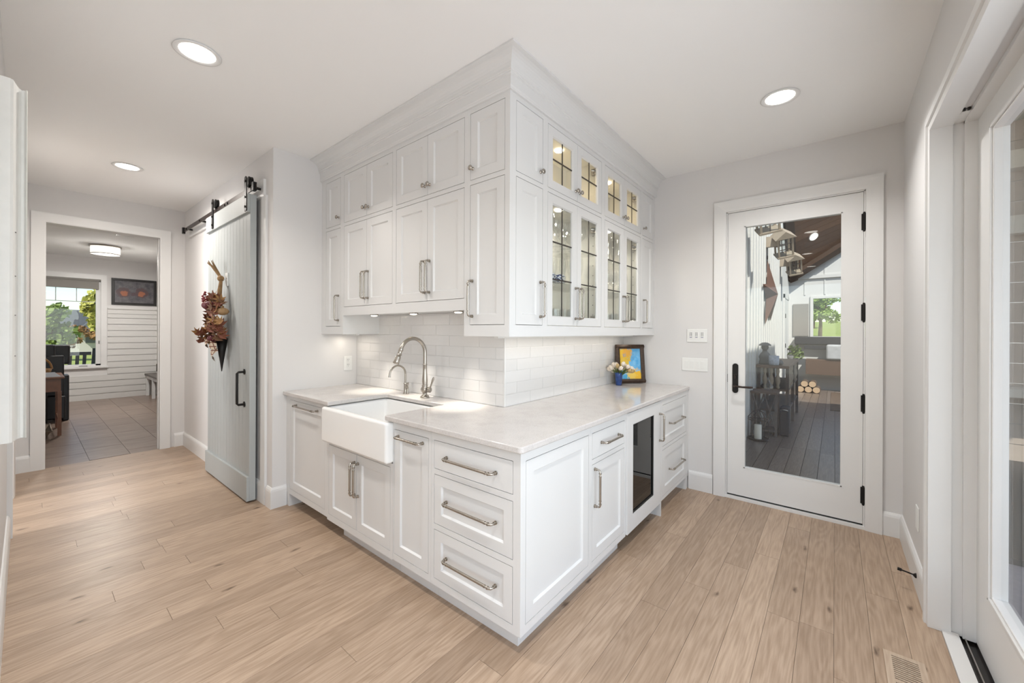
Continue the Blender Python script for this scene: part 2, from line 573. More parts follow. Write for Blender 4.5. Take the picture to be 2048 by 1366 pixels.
def dup(root, loc, label=None, group=None, rot=None):
    r = root.copy()
    C.objects.link(r)
    r.location = loc
    if rot is not None:
        r.rotation_euler = rot
    if label:
        r['label'] = label
    if group:
        r['group'] = group
    for ch in root.children:
        c = ch.copy()
        C.objects.link(c)
        c.parent = r
        for g in ch.children:
            d = g.copy()
            C.objects.link(d)
            d.parent = c
    return r

def inst(src, parent, loc, rot=None, name=None):
    """another piece that shares src's mesh, a child of parent"""
    o = bpy.data.objects.new(name or src.name.split('.')[0], src.data)
    C.objects.link(o)
    o.parent = parent
    o.location = Vector(loc) - ORG[parent.name]
    if rot is not None:
        o.rotation_euler = rot
    return o

# ------------------------------------------------------------------ measurements (metres; camera stands over the origin)
CEIL = 2.907
YF, XF, XF2 = 1.362, -1.057, -1.045          # base cabinet faces: sink run, right run, proud appliances
YU, XU = 1.646, -1.360                        # wall cabinet faces
YT, XT = 1.985, -1.680                        # tiled wall faces
XA, YD, XR, YB, XE, YL = -3.505, 3.863, 0.372, 1.255, -6.293, -0.078

# ================================================================== SETTING
# ---- oak floor, board by board
fl = struct('floor', 'pale oak plank floor running through the hall')
MB().box(XE - 0.01, XR + 0.10, -4.6, YD + 0.12, -0.08, -0.0135).build('subfloor', 'part_and_shade_black', fl)
PWD = 0.1333
x = XR + 0.03
row = 0
while x > XE - 0.02:
    x0 = max(x - PWD, XE - 0.02)
    ymax = YD + 0.05 if x0 > -1.25 else (1.50 if x0 > -3.6 else YB + 0.02)
    y = -0.55 - random.random() * 1.3
    while y < ymax:
        ln = random.uniform(1.1, 2.2)
        y1 = min(y + ln, ymax)
        if ymax - y1 < 0.35:
            y1 = ymax
        MB().box(x0 + 0.0006, x - 0.0006, y + 0.0007, y1 - 0.0007, -0.0135, 0.0).build('plank', 'oak_floor', fl)
        y = y1
    x -= PWD
    row += 1
MB().box(XE - 0.01, XR, -4.6, -0.4, -0.0135, -0.002).build('kitchen_boards', 'oak_floor', fl)

# ---- ceilings
ks(MB().box(XE, XR + 0.5, -4.7, YD + 0.15, CEIL, CEIL + 0.2).build('ceiling', 'ceiling_paint'), 'flat white ceiling with recessed lights')

# ---- walls
DX0, DX1, DZ1 = -0.723, 0.162, 2.465            # glass door leaf
w = MB()
w.box(-1.9, DX0 - 0.02, YD, YD + 0.14, 0, CEIL).box(DX1 + 0.02, XR + 0.15, YD, YD + 0.14, 0, CEIL).box(DX0 - 0.02, DX1 + 0.02, YD, YD + 0.14, DZ1 + 0.02, CEIL)
ks(w.build('wall_back', 'wall_paint'), 'grey painted wall around the glass door')
SY0, SZ1 = 2.80, 2.44                           # sliding door opening
w = MB()
w.box(XR, XR + 0.20, SY0, YD + 0.14, 0, CEIL).box(XR, XR + 0.20, -1.6, SY0, SZ1, CEIL).box(XR, XR + 0.20, -4.6, -1.6, 0, CEIL)
ks(w.build('wall_right', 'wall_paint'), 'grey painted wall around the sliding door')
w = MB()
w.box(-4.45, -1.7, YL - 0.12, YL, 0, CEIL).box(XE - 0.1, -5.38, YL - 0.12, YL, 0, CEIL).box(-5.38, -4.45, YL - 0.12, YL, 2.45, CEIL)
ks(w.build('wall_left', 'wall_paint'), 'grey painted hall wall beside the photographer')
ks(MB().box(-5.9, -4.3, YL - 2.6, YL - 2.5, 0, CEIL).box(-6.0, -5.9, YL - 2.6, YL - 0.12, 0, CEIL).build('wall_left_study', 'wall_paint'))
E1, E2, E3, E4, EZ = 0.031, 0.131, 1.018, 1.154, 2.535
w = MB()
w.box(XE - 0.14, XE, -0.2, E2 - 0.012, 0, CEIL).box(XE - 0.14, XE, E3 + 0.012, 2.3, 0, CEIL).box(XE - 0.14, XE, E2 - 0.012, E3 + 0.012, EZ + 0.012, CEIL)
ks(w.build('wall_end', 'wall_paint'), 'grey painted wall around the cased mudroom opening')
ks(MB().box(XE - 0.02, XA, YB, YB + 0.14, 0, CEIL).build('wall_barn_door', 'wall_paint'), 'grey painted wall behind the sliding barn door')
ks(MB().box(XA - 0.12, XA, YB + 0.14, YT + 0.1, 0, CEIL).build('wall_alcove', 'wall_paint'), 'grey painted return wall beside the sink counter')
ks(MB().box(XA, XT, YT, YT + 0.12, 0, CEIL).build('wall_sink', 'wall_paint'))
ks(MB().box(XT - 0.12, XT, YT, YD + 0.02, 0, CEIL).build('wall_cabinets', 'wall_paint'))
w = MB()
w.box(-4.2, XR + 0.2, -4.72, -4.6, 0, 0.35).box(-4.2, XR + 0.2, -4.72, -4.6, 2.65, CEIL).box(-4.2, -4.0, -4.72, -4.6, 0.35, 2.65).box(0.2, XR + 0.2, -4.72, -4.6, 0.35, 2.65).box(-1.95, -1.85, -4.72, -4.6, 0.35, 2.65)
ks(w.build('wall_kitchen_back', 'wall_paint'))
ks(MB().box(-4.3, -4.2, -4.7, YL - 0.12, 0, CEIL).build('wall_kitchen_side', 'wall_paint'))

# ---- baseboards
BP = [(0, 0), (0.017, 0), (0.017, 0.135), (0.014, 0.150), (0.006, 0.165), (0, 0.165)]
def base(name, path, label=None):
    return ks(MB().sweep(BP, path).build(name, 'trim_white'), label)
base('baseboard_back', [lambda o: (XF + 0.02, YD - o), lambda o: (-0.835, YD - o)], 'short white baseboard between the drawers and the glass door')
base('baseboard_right', [lambda o: (0.268, YD - o), lambda o: (XR - o, YD - o), lambda o: (XR - o, SY0 + 0.066)], 'white baseboard turning the corner beside the glass door')
base('baseboard_alcove', [lambda o: (-3.60, YB - o), lambda o: (XA + o, YB - o), lambda o: (XA + o, YF - 0.001)], 'white baseboard wrapping the wall end beside the dishwasher')
base('baseboard_barn_door', [lambda o: (XE + o, E4), lambda o: (XE + o, YB - o), lambda o: (-3.71, YB - o)], 'white baseboard behind the barn door')
base('baseboard_end', [lambda o: (XE + o, YL), lambda o: (XE + o, E1)], 'short white baseboard left of the mudroom opening')
base('baseboard_left', [lambda o: (-1.7, YL + o), lambda o: (-4.36, YL + o)], 'white baseboard along the hall wall beside the photographer')

# ---- casings
def casing(name, pl, u0, u1, z1, wd, label, steps=((0, 0.018), (0.25, 0.022), (0.78, 0.026), (1, 0.026)), flip=1):
    """door trim: left leg, right leg and head; wd wide, outside the opening u0..u1, z1; steps are (fraction outward, thickness)"""
    o = struct(name, label)
    for part in ('leg', 'leg', 'head'):
        pass
    prof = [(0, 0)] + [(a * wd, t) for a, t in steps] + [(wd, 0)]
    def tri(path, nm):
        b = MB()
        vs_ = [fn(a, t) for fn in path for a, t in prof]
        m = len(prof)
        b.add(vs_, [(i * m + k, i * m + k + 1, (i + 1) * m + k + 1, (i + 1) * m + k) for i in range(len(path) - 1) for k in range(m - 1)])
        b.add([path[0](a, t) for a, t in prof], [tuple(range(m))])
        b.add([path[-1](a, t) for a, t in prof], [tuple(range(m))])
        b.build(nm, 'trim_white', o)
    P = pl
    tri([lambda a, t: P(u0 - a, -t, 0), lambda a, t: P(u0 - a, -t, z1 + a)], 'casing_leg')
    tri([lambda a, t: P(u1 + a, -t, 0), lambda a, t: P(u1 + a, -t, z1 + a)], 'casing_leg')
    tri([lambda a, t: P(u0 - a, -t, z1 + a), lambda a, t: P(u1 + a, -t, z1 + a)], 'casing_head')
    return o

PB = lambda u, d, z: (u, YD + d, z)               # glass-door wall, room side
PE = lambda u, d, z: (XE - d, u, z)               # end wall
PLft = lambda u, d, z: (u, YL - d, z)             # hall wall
trim = casing('trim_1', PB, DX0 - 0.012, DX1 + 0.012, DZ1 + 0.012, 0.093, 'stepped white casing around the glass door')
trim2 = casing('trim_2', PE, E2, E3, EZ, 0.10, 'flat white casing around the mudroom opening', steps=((0, 0.016), (0.1, 0.02), (1, 0.02)))
MB().box(XE - 0.15, XE + 0.004, E2 - 0.013, E2, 0, EZ).build('jamb', 'trim_white', trim2)
MB().box(XE - 0.15, XE + 0.004, E3, E3 + 0.013, 0, EZ).build('jamb', 'trim_white', trim2)
MB().box(XE - 0.15, XE + 0.004, E2 - 0.013, E3 + 0.013, EZ, EZ + 0.013).build('head_jamb', 'trim_white', trim2)
MB().box(XE - 0.10, XE - 0.04, E3 - 0.008, E3, 0, EZ).build('door_stop_strip', 'trim_white', trim2)
MB().box(XE - 0.11, XE - 0.085, E3 - 0.012, E3 - 0.007, 0.93, 1.02).build('strike_plate', 'bronze', trim2)
casing('trim_3', PLft, -5.38, -4.45, 2.45, 0.09, 'white casing of the doorway in the hall wall')
MB().box(DX0 - 0.011, DX0 - 0.002, YD - 0.004, YD + 0.14, 0, DZ1 + 0.01).build('jamb', 'trim_white', trim)
MB().box(DX1 + 0.002, DX1 + 0.011, YD - 0.004, YD + 0.14, 0, DZ1 + 0.01).build('jamb', 'trim_white', trim)
MB().box(DX0 - 0.011, DX1 + 0.011, YD - 0.004, YD + 0.14, DZ1 + 0.003, DZ1 + 0.012).build('head_jamb', 'trim_white', trim)
MB().box(DX0 - 0.02, DX1 + 0.02, YD - 0.012, YD + 0.16, -0.005, 0.022).build('threshold', 'trim_white', trim)

# ---- glass door to the porch
gd = struct('door_1', 'white full-light door with black hinges and handle')
D0, D1 = YD + 0.006, YD + 0.050
gx0, gx1, gz0, gz1 = -0.598, 0.044, 0.276, 2.338
MB().box(DX0, gx0, D0, D1, 0.036, DZ1).build('stile', 'trim_white', gd)
MB().box(gx1, DX1, D0, D1, 0.036, DZ1).build('stile', 'trim_white', gd)
MB().box(gx0, gx1, D0, D1, gz1, DZ1).build('rail', 'trim_white', gd)
MB().box(gx0, gx1, D0, D1, 0.036, gz0).build('rail', 'trim_white', gd)
b = MB()
for q in ((gx0, gx0 + 0.008, gz0, gz1), (gx1 - 0.008, gx1, gz0, gz1), (gx0, gx1, gz0, gz0 + 0.008), (gx0, gx1, gz1 - 0.008, gz1)):
    b.box(q[0], q[1], D0 - 0.002, D1, q[2], q[3])
b.build('glazing_bead', 'trim_white', gd)
MB().box(gx0, gx1, D0 + 0.018, D0 + 0.024, gz0, gz1).build('glass_pane', 'pane_glass', gd)
MB().box(DX0, DX1, D0 + 0.01, D1 - 0.01, 0.023, 0.036).build('sweep', 'part_and_shade_black', gd)
for z in (2.244, 1.581, 0.915, 0.245):
    h = MB().tube([(DX1 + 0.004, D0 - 0.006, z - 0.062), (DX1 + 0.004, D0 - 0.006, z + 0.062)], 0.009, 10)
    h.ball((DX1 + 0.004, D0 - 0.006, z + 0.066), 0.008).ball((DX1 + 0.004, D0 - 0.006, z - 0.066), 0.008)
    h.box(DX1 - 0.012, DX1 + 0.003, D0 - 0.003, D0 + 0.001, z - 0.06, z + 0.06)
    h.build('hinge', 'black_metal', gd)
b = MB()
pp = []
for k in range(16):
    a = math.pi * k / 15
    pp.append((math.cos(a) * 0.022, 0.105 + math.sin(a) * 0.022))
for k in range(16):
    a = math.pi + math.pi * k / 15
    pp.append((math.cos(a) * 0.022, -0.105 + math.sin(a) * 0.022))
b.prism(pp, D0 - 0.010, D0, lambda a, c, t: (-0.662 + a, t, 1.038 + c))
lk = b.build('lock_plate', 'black_metal', gd)
MB().tube([(-0.662, D0 - 0.01, 0.975), (-0.662, D0 - 0.055, 0.975), (-0.655, D0 - 0.062, 0.975), (-0.60, D0 - 0.064, 0.972), (-0.55, D0 - 0.060, 0.974), (-0.525, D0 - 0.056, 0.976)], [0.012, 0.010, 0.010, 0.008, 0.010, 0.008], 8).build('lever', 'bronze', lk)
MB().box(-0.672, -0.652, D0 - 0.016, D0 - 0.01, 1.065, 1.072).box(-0.667, -0.657, D0 - 0.022, D0 - 0.01, 1.035, 1.060).build('thumb_turn', 'bronze', lk)
MB().box(DX0 - 0.004, DX0 + 0.001, D0 - 0.004, D0 + 0.01, 1.0, 1.07).build('latch', 'black_metal', gd)

# ---- sliding door on the right wall
sd = struct('door_2', 'white sliding patio door in a deep cased opening')
# stepped casing
cprof = [(0, 0), (0.0, 0.020), (0.020, 0.020), (0.024, 0.026), (0.052, 0.026), (0.056, 0.018), (0.082, 0.016), (0.082, 0)]
PRt = lambda u, d, z: (XR + d, u, z)
b = MB()
m = len(cprof)
pth = [lambda a, t: PRt(SY0 + 0.066 - a, -t, 0), lambda a, t: PRt(SY0 + 0.066 - a, -t, SZ1 + 0.066 - a), lambda a, t: PRt(-1.5, -t, SZ1 + 0.066 - a)]
b.add([fn(a, t) for fn in pth for a, t in cprof], [(i * m + k, i * m + k + 1, (i + 1) * m + k + 1, (i + 1) * m + k) for i in range(2) for k in range(m - 1)])
b.build('casing', 'trim_white', sd)
# jamb: three stepped faces, side and head
for i, (xa, xb, st) in enumerate(((XR - 0.016, 0.434, 0.018), (0.434, 0.470, 0.006), (0.470, 0.576, 0.022))):
    MB().box(xa, xb, SY0 - st, SY0 + 0.002, 0, SZ1).build('jamb', 'trim_white', sd)
    if i != 1:
        MB().box(xa, xb, -1.55, SY0, SZ1 - st, SZ1 + 0.002).build('head_jamb', 'trim_white', sd)
MB().box(0.434, 0.440, -1.55, SY0, SZ1 - 0.012, SZ1 + 0.002).build('head_strip', 'trim_white', sd)
MB().box(0.440, 0.492, -1.55, SY0 - 0.14, SZ1 + 0.02, SZ1 + 0.03).build('head_pocket', 'gasket_grey', sd)
MB().box(0.440, 0.492, SY0 - 0.14, SY0, SZ1 - 0.012, SZ1 - 0.004).build('pocket_cap', 'trim_white', sd)
MB().box(0.487, 0.491, -1.55, SY0 - 0.14, SZ1 - 0.02, SZ1 + 0.02).build('brush_strip', 'part_and_shade_black', sd)
for k in range(3):
    MB().box(0.443 + k * 0.015, 0.451 + k * 0.015, SY0 - 0.152, SY0 - 0.14, SZ1 - 0.012, SZ1 + 0.006).build('pocket_clip', 'part_and_shade_black', sd)
for k in range(5):
    MB().box(0.470, 0.488, SY0 - 0.5 - k * 0.42, SY0 - 0.495 - k * 0.42, SZ1 + 0.012, SZ1 + 0.018).build('spring_clip', 'part_and_shade_black', sd)
# sill and tracks
MB().box(0.4025, 0.458, -1.55, SY0 - 0.012, -0.01, 0.010).build('sill_nosing', 'trim_white', sd)
MB().box(0.458, 0.545, -1.55, SY0 - 0.002, -0.03, -0.012).build('track_bed', 'vinyl_track', sd)
for xx in (0.476, 0.512):
    MB().box(xx, xx + 0.005, -1.55, SY0 - 0.004, -0.012, 0.004).build('track_rail', 'aluminium' if xx < 0.5 else 'vinyl_track', sd)
# sliding leaf: stile, rails, glazing bead, glass
LX0, LX1 = 0.512, 0.560
LY = SY0 - 0.012
GY, GZ0, GZ1 = 2.585, 0.30, 2.315
leaf = MB().box(LX0, LX1, GY, LY, 0.006, SZ1 - 0.022).build('sliding_stile', 'trim_white', sd)
MB().box(LX0, LX1, -1.5, GY, 0.006, GZ0).build('sliding_rail', 'trim_white', sd)
MB().box(LX0, LX1, -1.5, GY, GZ1, SZ1 - 0.022).build('sliding_rail', 'trim_white', sd)
MB().box(LX0, LX1, -1.5, -1.3, GZ0, GZ1).build('sliding_stile', 'trim_white', sd)
b = MB()
for t, (o0, o1) in ((0.0, (0.0, 0.014)), (0.008, (0.014, 0.024))):
    xa = LX0 - 0.006 + t
    b.box(xa, LX1, GY - o1, GY - o0, GZ0 + o0, GZ1 - o0)
    b.box(xa, LX1, -1.3, GY - o0, GZ0 + o0, GZ0 + o1)
    b.box(xa, LX1, -1.3, GY - o0, GZ1 - o1, GZ1 - o0)
b.build('glazing_bead', 'trim_white', sd, bevel=0.003)
MB().add([(LX0 + 0.028, -1.3, GZ0 + 0.02), (LX0 + 0.028, GY - 0.02, GZ0 + 0.02), (LX0 + 0.028, GY - 0.02, GZ1 - 0.02), (LX0 + 0.028, -1.3, GZ1 - 0.02)], [(0, 1, 2, 3)]).build('glass_pane', 'pane_glass', sd)

# ================================================================== CABINETRY
PLB = lambda u, d, z: (u, YF + d, z)        # sink run, base
PRB = lambda u, d, z: (XF - d, u, z)        # right run, base
PRA = lambda u, d, z: (XF2 - d, u, z)       # right run, appliances
PLU = lambda u, d, z: (u, YU + d, z)        # sink run, wall cabinets
PRU = lambda u, d, z: (XU - d, u, z)        # right run, wall cabinets
GAP = 0.0030

def ubox(b, P, u0, u1, d0, d1, z0, z1):
    return b.box(u0, u1, d0, d1, z0, z1, T=P)

def frame(P, U0, U1, Z0, Z1, holes, parent, name='face_frame', mat='cabinet_white', d0=0.0, d1=0.021):
    """face frame: the rectangle U0..U1 x Z0..Z1 less its openings"""
    us = sorted({U0, U1} | {h[0] for h in holes} | {h[1] for h in holes})
    zs = sorted({Z0, Z1} | {h[2] for h in holes} | {h[3] for h in holes})
    b = MB()
    for i in range(len(us) - 1):
        for k in range(len(zs) - 1):
            cu, cz = (us[i] + us[i + 1]) / 2, (zs[k] + zs[k + 1]) / 2
            if any(h[0] < cu < h[1] and h[2] < cz < h[3] for h in holes):
                continue
            ubox(b, P, us[i], us[i + 1], d0, d1, zs[k], zs[k + 1])
    return b.build(name, mat, parent)

def ring(P, o0, i0, d0, d1, b):
    pass

def shaker(P, u0, u1, z0, z1, parent, name='door', w=0.056, panel=True, slab=False, mat='cabinet_white'):
    """an inset leaf: square-edged frame, a bevelled step and a flat recessed panel of its own"""
    u0 += GAP; u1 -= GAP; z0 += GAP; z1 -= GAP
    if slab:
        b = MB()
        ubox(b, P, u0, u1, 0.0005, 0.019, z0, z1)
        return b.build(name, mat, parent)
    b = MB()
    rs = [(0, 0.019), (0, 0.0005), (w, 0.0005), (w + 0.007, 0.0105), (w + 0.007, 0.019)]
    pts = []
    for o, d in rs:
        pts += [P(u0 + o, d, z0 + o), P(u1 - o, d, z0 + o), P(u1 - o, d, z1 - o), P(u0 + o, d, z1 - o)]
    fs = []
    for r in range(len(rs) - 1):
        for k in range(4):
            fs.append((r * 4 + k, r * 4 + (k + 1) % 4, r * 4 + 4 + (k + 1) % 4, r * 4 + 4 + k))
    b.add(pts, fs)
    o = b.build(name, mat, parent)
    if panel:
        b = MB()
        ubox(b, P, u0 + w + 0.004, u1 - w - 0.004, 0.0107, 0.0165, z0 + w + 0.004, z1 - w - 0.004)
        b.build('panel', mat, o)
    return o

def pull(P, u, z, ln, parent, vert=True, so=0.036, r=0.0058):
    """bar pull with turned collars: posts rise from the leaf and turn into the bar"""
    b = MB()
    def A(s_, d):
        return P(u, d, z + s_) if vert else P(u + s_, d, z)
    h = ln / 2
    pts = []
    for sgn in (-1, 1):
        seq = [A(sgn * h, 0.0), A(sgn * h, -so + 0.010), A(sgn * (h - 0.003), -so + 0.004), A(sgn * (h - 0.010), -so)]
        pts += seq if sgn < 0 else seq[::-1]
    b.tube(pts, r, 8)
    for sgn in (-1, 1):
        b.tube([A(sgn * h, 0.0), A(sgn * h, -0.005)], 0.0095, 10)
        b.tube([A(sgn * h, -0.012), A(sgn * h, -0.016)], 0.0082, 10)
        for q, rr in ((0.016, 0.0085), (0.034, 0.0080)):
            b.tube([A(sgn * (h - q), -so), A(sgn * (h - q - 0.005), -so)], rr, 10)
    b.tube([A(-h + 0.039, -so), A(h - 0.039, -so)], r + 0.0012, 8)
    return b.build('handle', 'nickel', parent)

def knob(P, u, z, parent):
    b = MB()
    b.tube([P(u, 0, z), P(u, -0.004, z), P(u, -0.0045, z), P(u, -0.014, z), P(u, -0.017, z), P(u, -0.021, z), P(u, -0.026, z), P(u, -0.030, z), P(u, -0.032, z)],
           [0.010, 0.010, 0.006, 0.0055, 0.010, 0.0148, 0.0152, 0.011, 0.004], 12)
    return b.build('knob', 'nickel', parent)

# ---------------- wall cabinets
ZU0, ZU1 = 1.403, 2.748
TZ0, TZ1 = 2.315, 2.706          # top doors
LZ0, LZ1 = 1.468, 2.288          # tall doors
SZ0, VZ = 1.626, 1.557           # short doors over the sink, valance bottom

c = thing('wall_cabinet', 'narrow white wall cabinet against the alcove wall, left of the sink', 'cabinet', (-3.317, YU, ZU0), 'white wall cabinets')
UA0, UA1 = XA, -3.129
b = MB(); ubox(b, PLU, UA0, UA1 - 0.0185, 0.06, YT - YU, ZU0 + 0.02, ZU1); ubox(b, PLU, UA1 - 0.018, UA1, 0.0212, YT - YU, ZU0, ZU1); ubox(b, PLU, UA0, UA1 - 0.018, 0.0212, YT - YU, ZU0, ZU0 + 0.018); b.build('body', 'cabinet_white', c)
frame(PLU, UA0, UA1, ZU0, ZU1, [(-3.427, -3.177, TZ0, TZ1), (-3.427, -3.177, LZ0, LZ1)], c)
d = shaker(PLU, -3.427, -3.177, TZ0, TZ1, c); knob(PLU, -3.205, 2.375, d)
d = shaker(PLU, -3.427, -3.177, LZ0, LZ1, c); pull(PLU, -3.205, 1.622, 0.205, d)

def over_sink(u0, u1, a0, a1, sp, label):
    c = thing('wall_cabinet', label, 'cabinet', ((u0 + u1) / 2, YU, VZ), 'white wall cabinets')
    b = MB(); ubox(b, PLU, u0, u1, 0.06, YT - YU, VZ + 0.035, ZU1); ubox(b, PLU, u0, u1, 0.0212, YT - YU, VZ + 0.012, VZ + 0.034); b.build('body', 'cabinet_white', c)
    frame(PLU, u0, u1, VZ, ZU1, [(a0, a1, TZ0, TZ1), (a0, a1, SZ0, LZ1)], c)
    for z0, z1, top in ((TZ0, TZ1, 1), (SZ0, LZ1, 0)):
        for e0, e1, hu in ((a0, sp, sp - 0.024), (sp, a1, sp + 0.024)):
            d = shaker(PLU, e0 - (GAP * 0.5 if e0 == sp else 0), e1 + (GAP * 0.5 if e1 == sp else 0), z0, z1, c)
            if top:
                knob(PLU, hu, 2.377, d)
            else:
                pull(PLU, hu, 1.784, 0.203, d)
    return c
over_sink(-3.129, -2.419, -3.118, -2.440, -2.779, 'two-door white wall cabinet over the sink, farther from the corner')
over_sink(-2.419, -1.708, -2.397, -1.709, -2.053, 'two-door white wall cabinet over the sink, nearer the outside corner')

c = thing('corner_cabinet', 'white wall cabinet on the outside corner with a door on each face', 'cabinet', (-1.53, YU + 0.15, ZU0), 'white wall cabinets')
b = MB(); b.box(-1.69, XU - 0.06, YU + 0.06, YT - 0.0, ZU0 + 0.02, ZU1).box(-1.708, XU - 0.0212, YU + 0.0212, YT, ZU0, ZU0 + 0.018).box(-1.708, -1.69, YU + 0.0212, YT, ZU0 + 0.018, ZU1); b.build('body', 'cabinet_white', c)
frame(PLU, -1.708, XU, ZU0, ZU1, [(-1.662, -1.395, TZ0, TZ1), (-1.662, -1.395, LZ0, LZ1)], c)
frame(PRU, YU + 0.0211, 1.985, ZU0, ZU1, [(1.700, 1.958, TZ0, TZ1), (1.700, 1.958, LZ0, LZ1)], c)
d = shaker(PLU, -1.662, -1.395, TZ0, TZ1, c); knob(PLU, -1.640, 2.380, d)
d = shaker(PLU, -1.662, -1.395, LZ0, LZ1, c); pull(PLU, -1.640, 1.622, 0.205, d)
d = shaker(PRU, 1.700, 1.958, TZ0, TZ1, c); knob(PRU, 1.932, 2.380, d)
d = shaker(PRU, 1.700, 1.958, LZ0, LZ1, c); pull(PRU, 1.932, 1.622, 0.205, d)

c = thing('wall_cabinet', 'narrow white wall cabinet against the wall near the light switches', 'cabinet', (XU - 0.15, 3.69, ZU0), 'white wall cabinets')
b = MB(); ubox(b, PRU, 3.525, YD, 0.06, XU - XT, ZU0 + 0.02, ZU1); ubox(b, PRU, 3.525, YD, 0.0212, XU - XT, ZU0, ZU0 + 0.018); b.build('body', 'cabinet_white', c)
frame(PRU, 3.525, YD, ZU0, ZU1, [(3.545, 3.814, TZ0, TZ1), (3.545, 3.814, LZ0, LZ1)], c)
d = shaker(PRU, 3.545, 3.814, TZ0, TZ1, c); knob(PRU, 3.572, 2.380, d)
d = shaker(PRU, 3.545, 3.814, LZ0, LZ1, c); pull(PRU, 3.572, 1.622, 0.205, d)

def glazed_leaf(P, u0, u1, z0, z1, c, bars):
    ww = 0.053
    d = shaker(P, u0, u1, z0, z1, c, w=ww, panel=False)
    a0, a1, q0, q1 = u0 + ww + 0.006, u1 - ww - 0.006, z0 + ww + 0.006, z1 - ww - 0.006
    b = MB(); ubox(b, P, a0, a1, 0.012, 0.0145, q0, q1); b.build('glass_pane', 'pane_glass', d)
    mid = (a0 + a1) / 2
    b = MB(); ubox(b, P, mid - 0.0042, mid + 0.0042, 0.0085, 0.012, q0 + 0.0, q1); b.build('lead_bar', 'leading', d)
    for k in range(1, bars + 1):
        zz = q0 + (q1 - q0) * k / (bars + 1)
        b = MB(); ubox(b, P, a0, a1, 0.0080, 0.0118, zz - 0.0042, zz + 0.0042); b.build('lead_bar', 'leading', d)
    return d

GLASS_DOORS = []
def display_cabinet(u0, u1, a0, a1, sp, label):
    c = thing('display_cabinet', label, 'cabinet', (XU - 0.15, (u0 + u1) / 2, ZU0), 'glass-door wall cabinets')
    dp = XU - XT
    for nm, q in (('side_panel', (u0, a0 - 0.001, 0.0212, dp, ZU0, ZU1)), ('side_panel', (a1 + 0.001, u1, 0.0212, dp, ZU0, ZU1)),
                  ('back_panel', (a0, a1, dp - 0.012, dp - 0.002, ZU0, ZU1)), ('bottom_panel', (a0, a1, 0.0212, dp - 0.012, ZU0, LZ0 - 0.004)),
                  ('middle_panel', (a0, a1, 0.0212, dp - 0.012, LZ1 + 0.004, TZ0 - 0.004)), ('top_panel', (a0, a1, 0.0212, dp - 0.012, TZ1 + 0.004, ZU1))):
        b = MB(); ubox(b, PRU, *q); b.build(nm, 'cabinet_inside', c)
    frame(PRU, u0, u1, ZU0, ZU1, [(a0, a1, TZ0, TZ1), (a0, a1, LZ0, LZ1)], c)
    for z0, z1, bars in ((TZ0, TZ1, 1), (LZ0, LZ1, 2)):
        for e0, e1, hu in ((a0, sp, sp - 0.026), (sp, a1, sp + 0.026)):
            d = glazed_leaf(PRU, e0 - (GAP * 0.5 if e0 == sp else 0), e1 + (GAP * 0.5 if e1 == sp else 0), z0, z1, c, bars)
            if bars == 1:
                knob(PRU, hu, 2.380, d)
            else:
                pull(PRU, hu, 1.622, 0.205, d)
    for zz in (1.745, 2.005):
        b = MB(); ubox(b, PRU, a0 + 0.002, a1 - 0.002, 0.035, dp - 0.014, zz, zz + 0.008); b.build('glass_shelf', 'shelf_glass', c)
    for zz in (1.53, 2.20, 2.37, 2.64):
        b = MB(); ubox(b, PRU, a1 - 0.028, a1, 0.024, 0.075, zz - 0.022, zz + 0.022); b.tube([PRU(a1 - 0.03, 0.03, zz), PRU(a1 - 0.055, 0.06, zz)], 0.012, 8)
        b.build('hinge', 'nickel', c)
    b = MB()
    for k in range(9):
        for dd in (0.07, 0.26):
            b.tube([PRU(a1 + 0.0005, dd, 1.56 + k * 0.075), PRU(a1 - 0.002, dd, 1.56 + k * 0.075)], 0.0035, 6)
    b.build('shelf_pin_holes', 'part_and_shade_black', c)
    for zz, e, col in ((TZ1, 2.6, (1.0, 0.80, 0.52)), (LZ1, 6.5, (1.0, 0.91, 0.80))):
        uc = (a0 + a1) / 2
        b = MB(); b.lathe([(0.0001, 0), (0.026, 0), (0.030, 0.004), (0.030, 0.008)], PRU(uc, 0.15, zz - 0.006), 14)
        b.build('puck_light', 'puck_lens', c)
        p = PRU(uc, 0.15, zz - 0.02)
        lamp('cabinet_lamp', 'SPOT', p, e * 2.1, col, spot_size=math.radians(165), spot_blend=0.8, shadow_soft_size=0.03)
    return c
display_cabinet(1.985, 2.755, 2.010, 2.730, 2.370, 'glass-door wall cabinet with leaded panes nearer the outside corner')
display_cabinet(2.755, 3.525, 2.783, 3.505, 3.144, 'glass-door wall cabinet with leaded panes farther from the corner')

# crown moulding carried round the outside corner
cp = [(0.0, 2.735), (0.012, 2.735), (0.018, 2.742), (0.018, 2.748), (0.020, 2.752), (0.020, 2.806), (0.026, 2.810), (0.026, 2.816), (0.032, 2.820), (0.032, 2.826)]
for k in range(8):
    a = math.pi / 2 * k / 7
    cp.append((0.034 + 0.062 * (1 - math.cos(a)), 2.828 + 0.066 * math.sin(a)))
cp += [(0.104, 2.896), (0.104, 2.906), (0.0, 2.906)]
b = MB()
b.sweep(cp, [lambda o: (XA + 0.001, YU - o), lambda o: (XU + o, YU - o), lambda o: (XU + o, YD - 0.001)])
tag(b.build('crown_moulding', 'cabinet_white'), 'white coved crown moulding joining the wall cabinets to the ceiling', 'moulding')

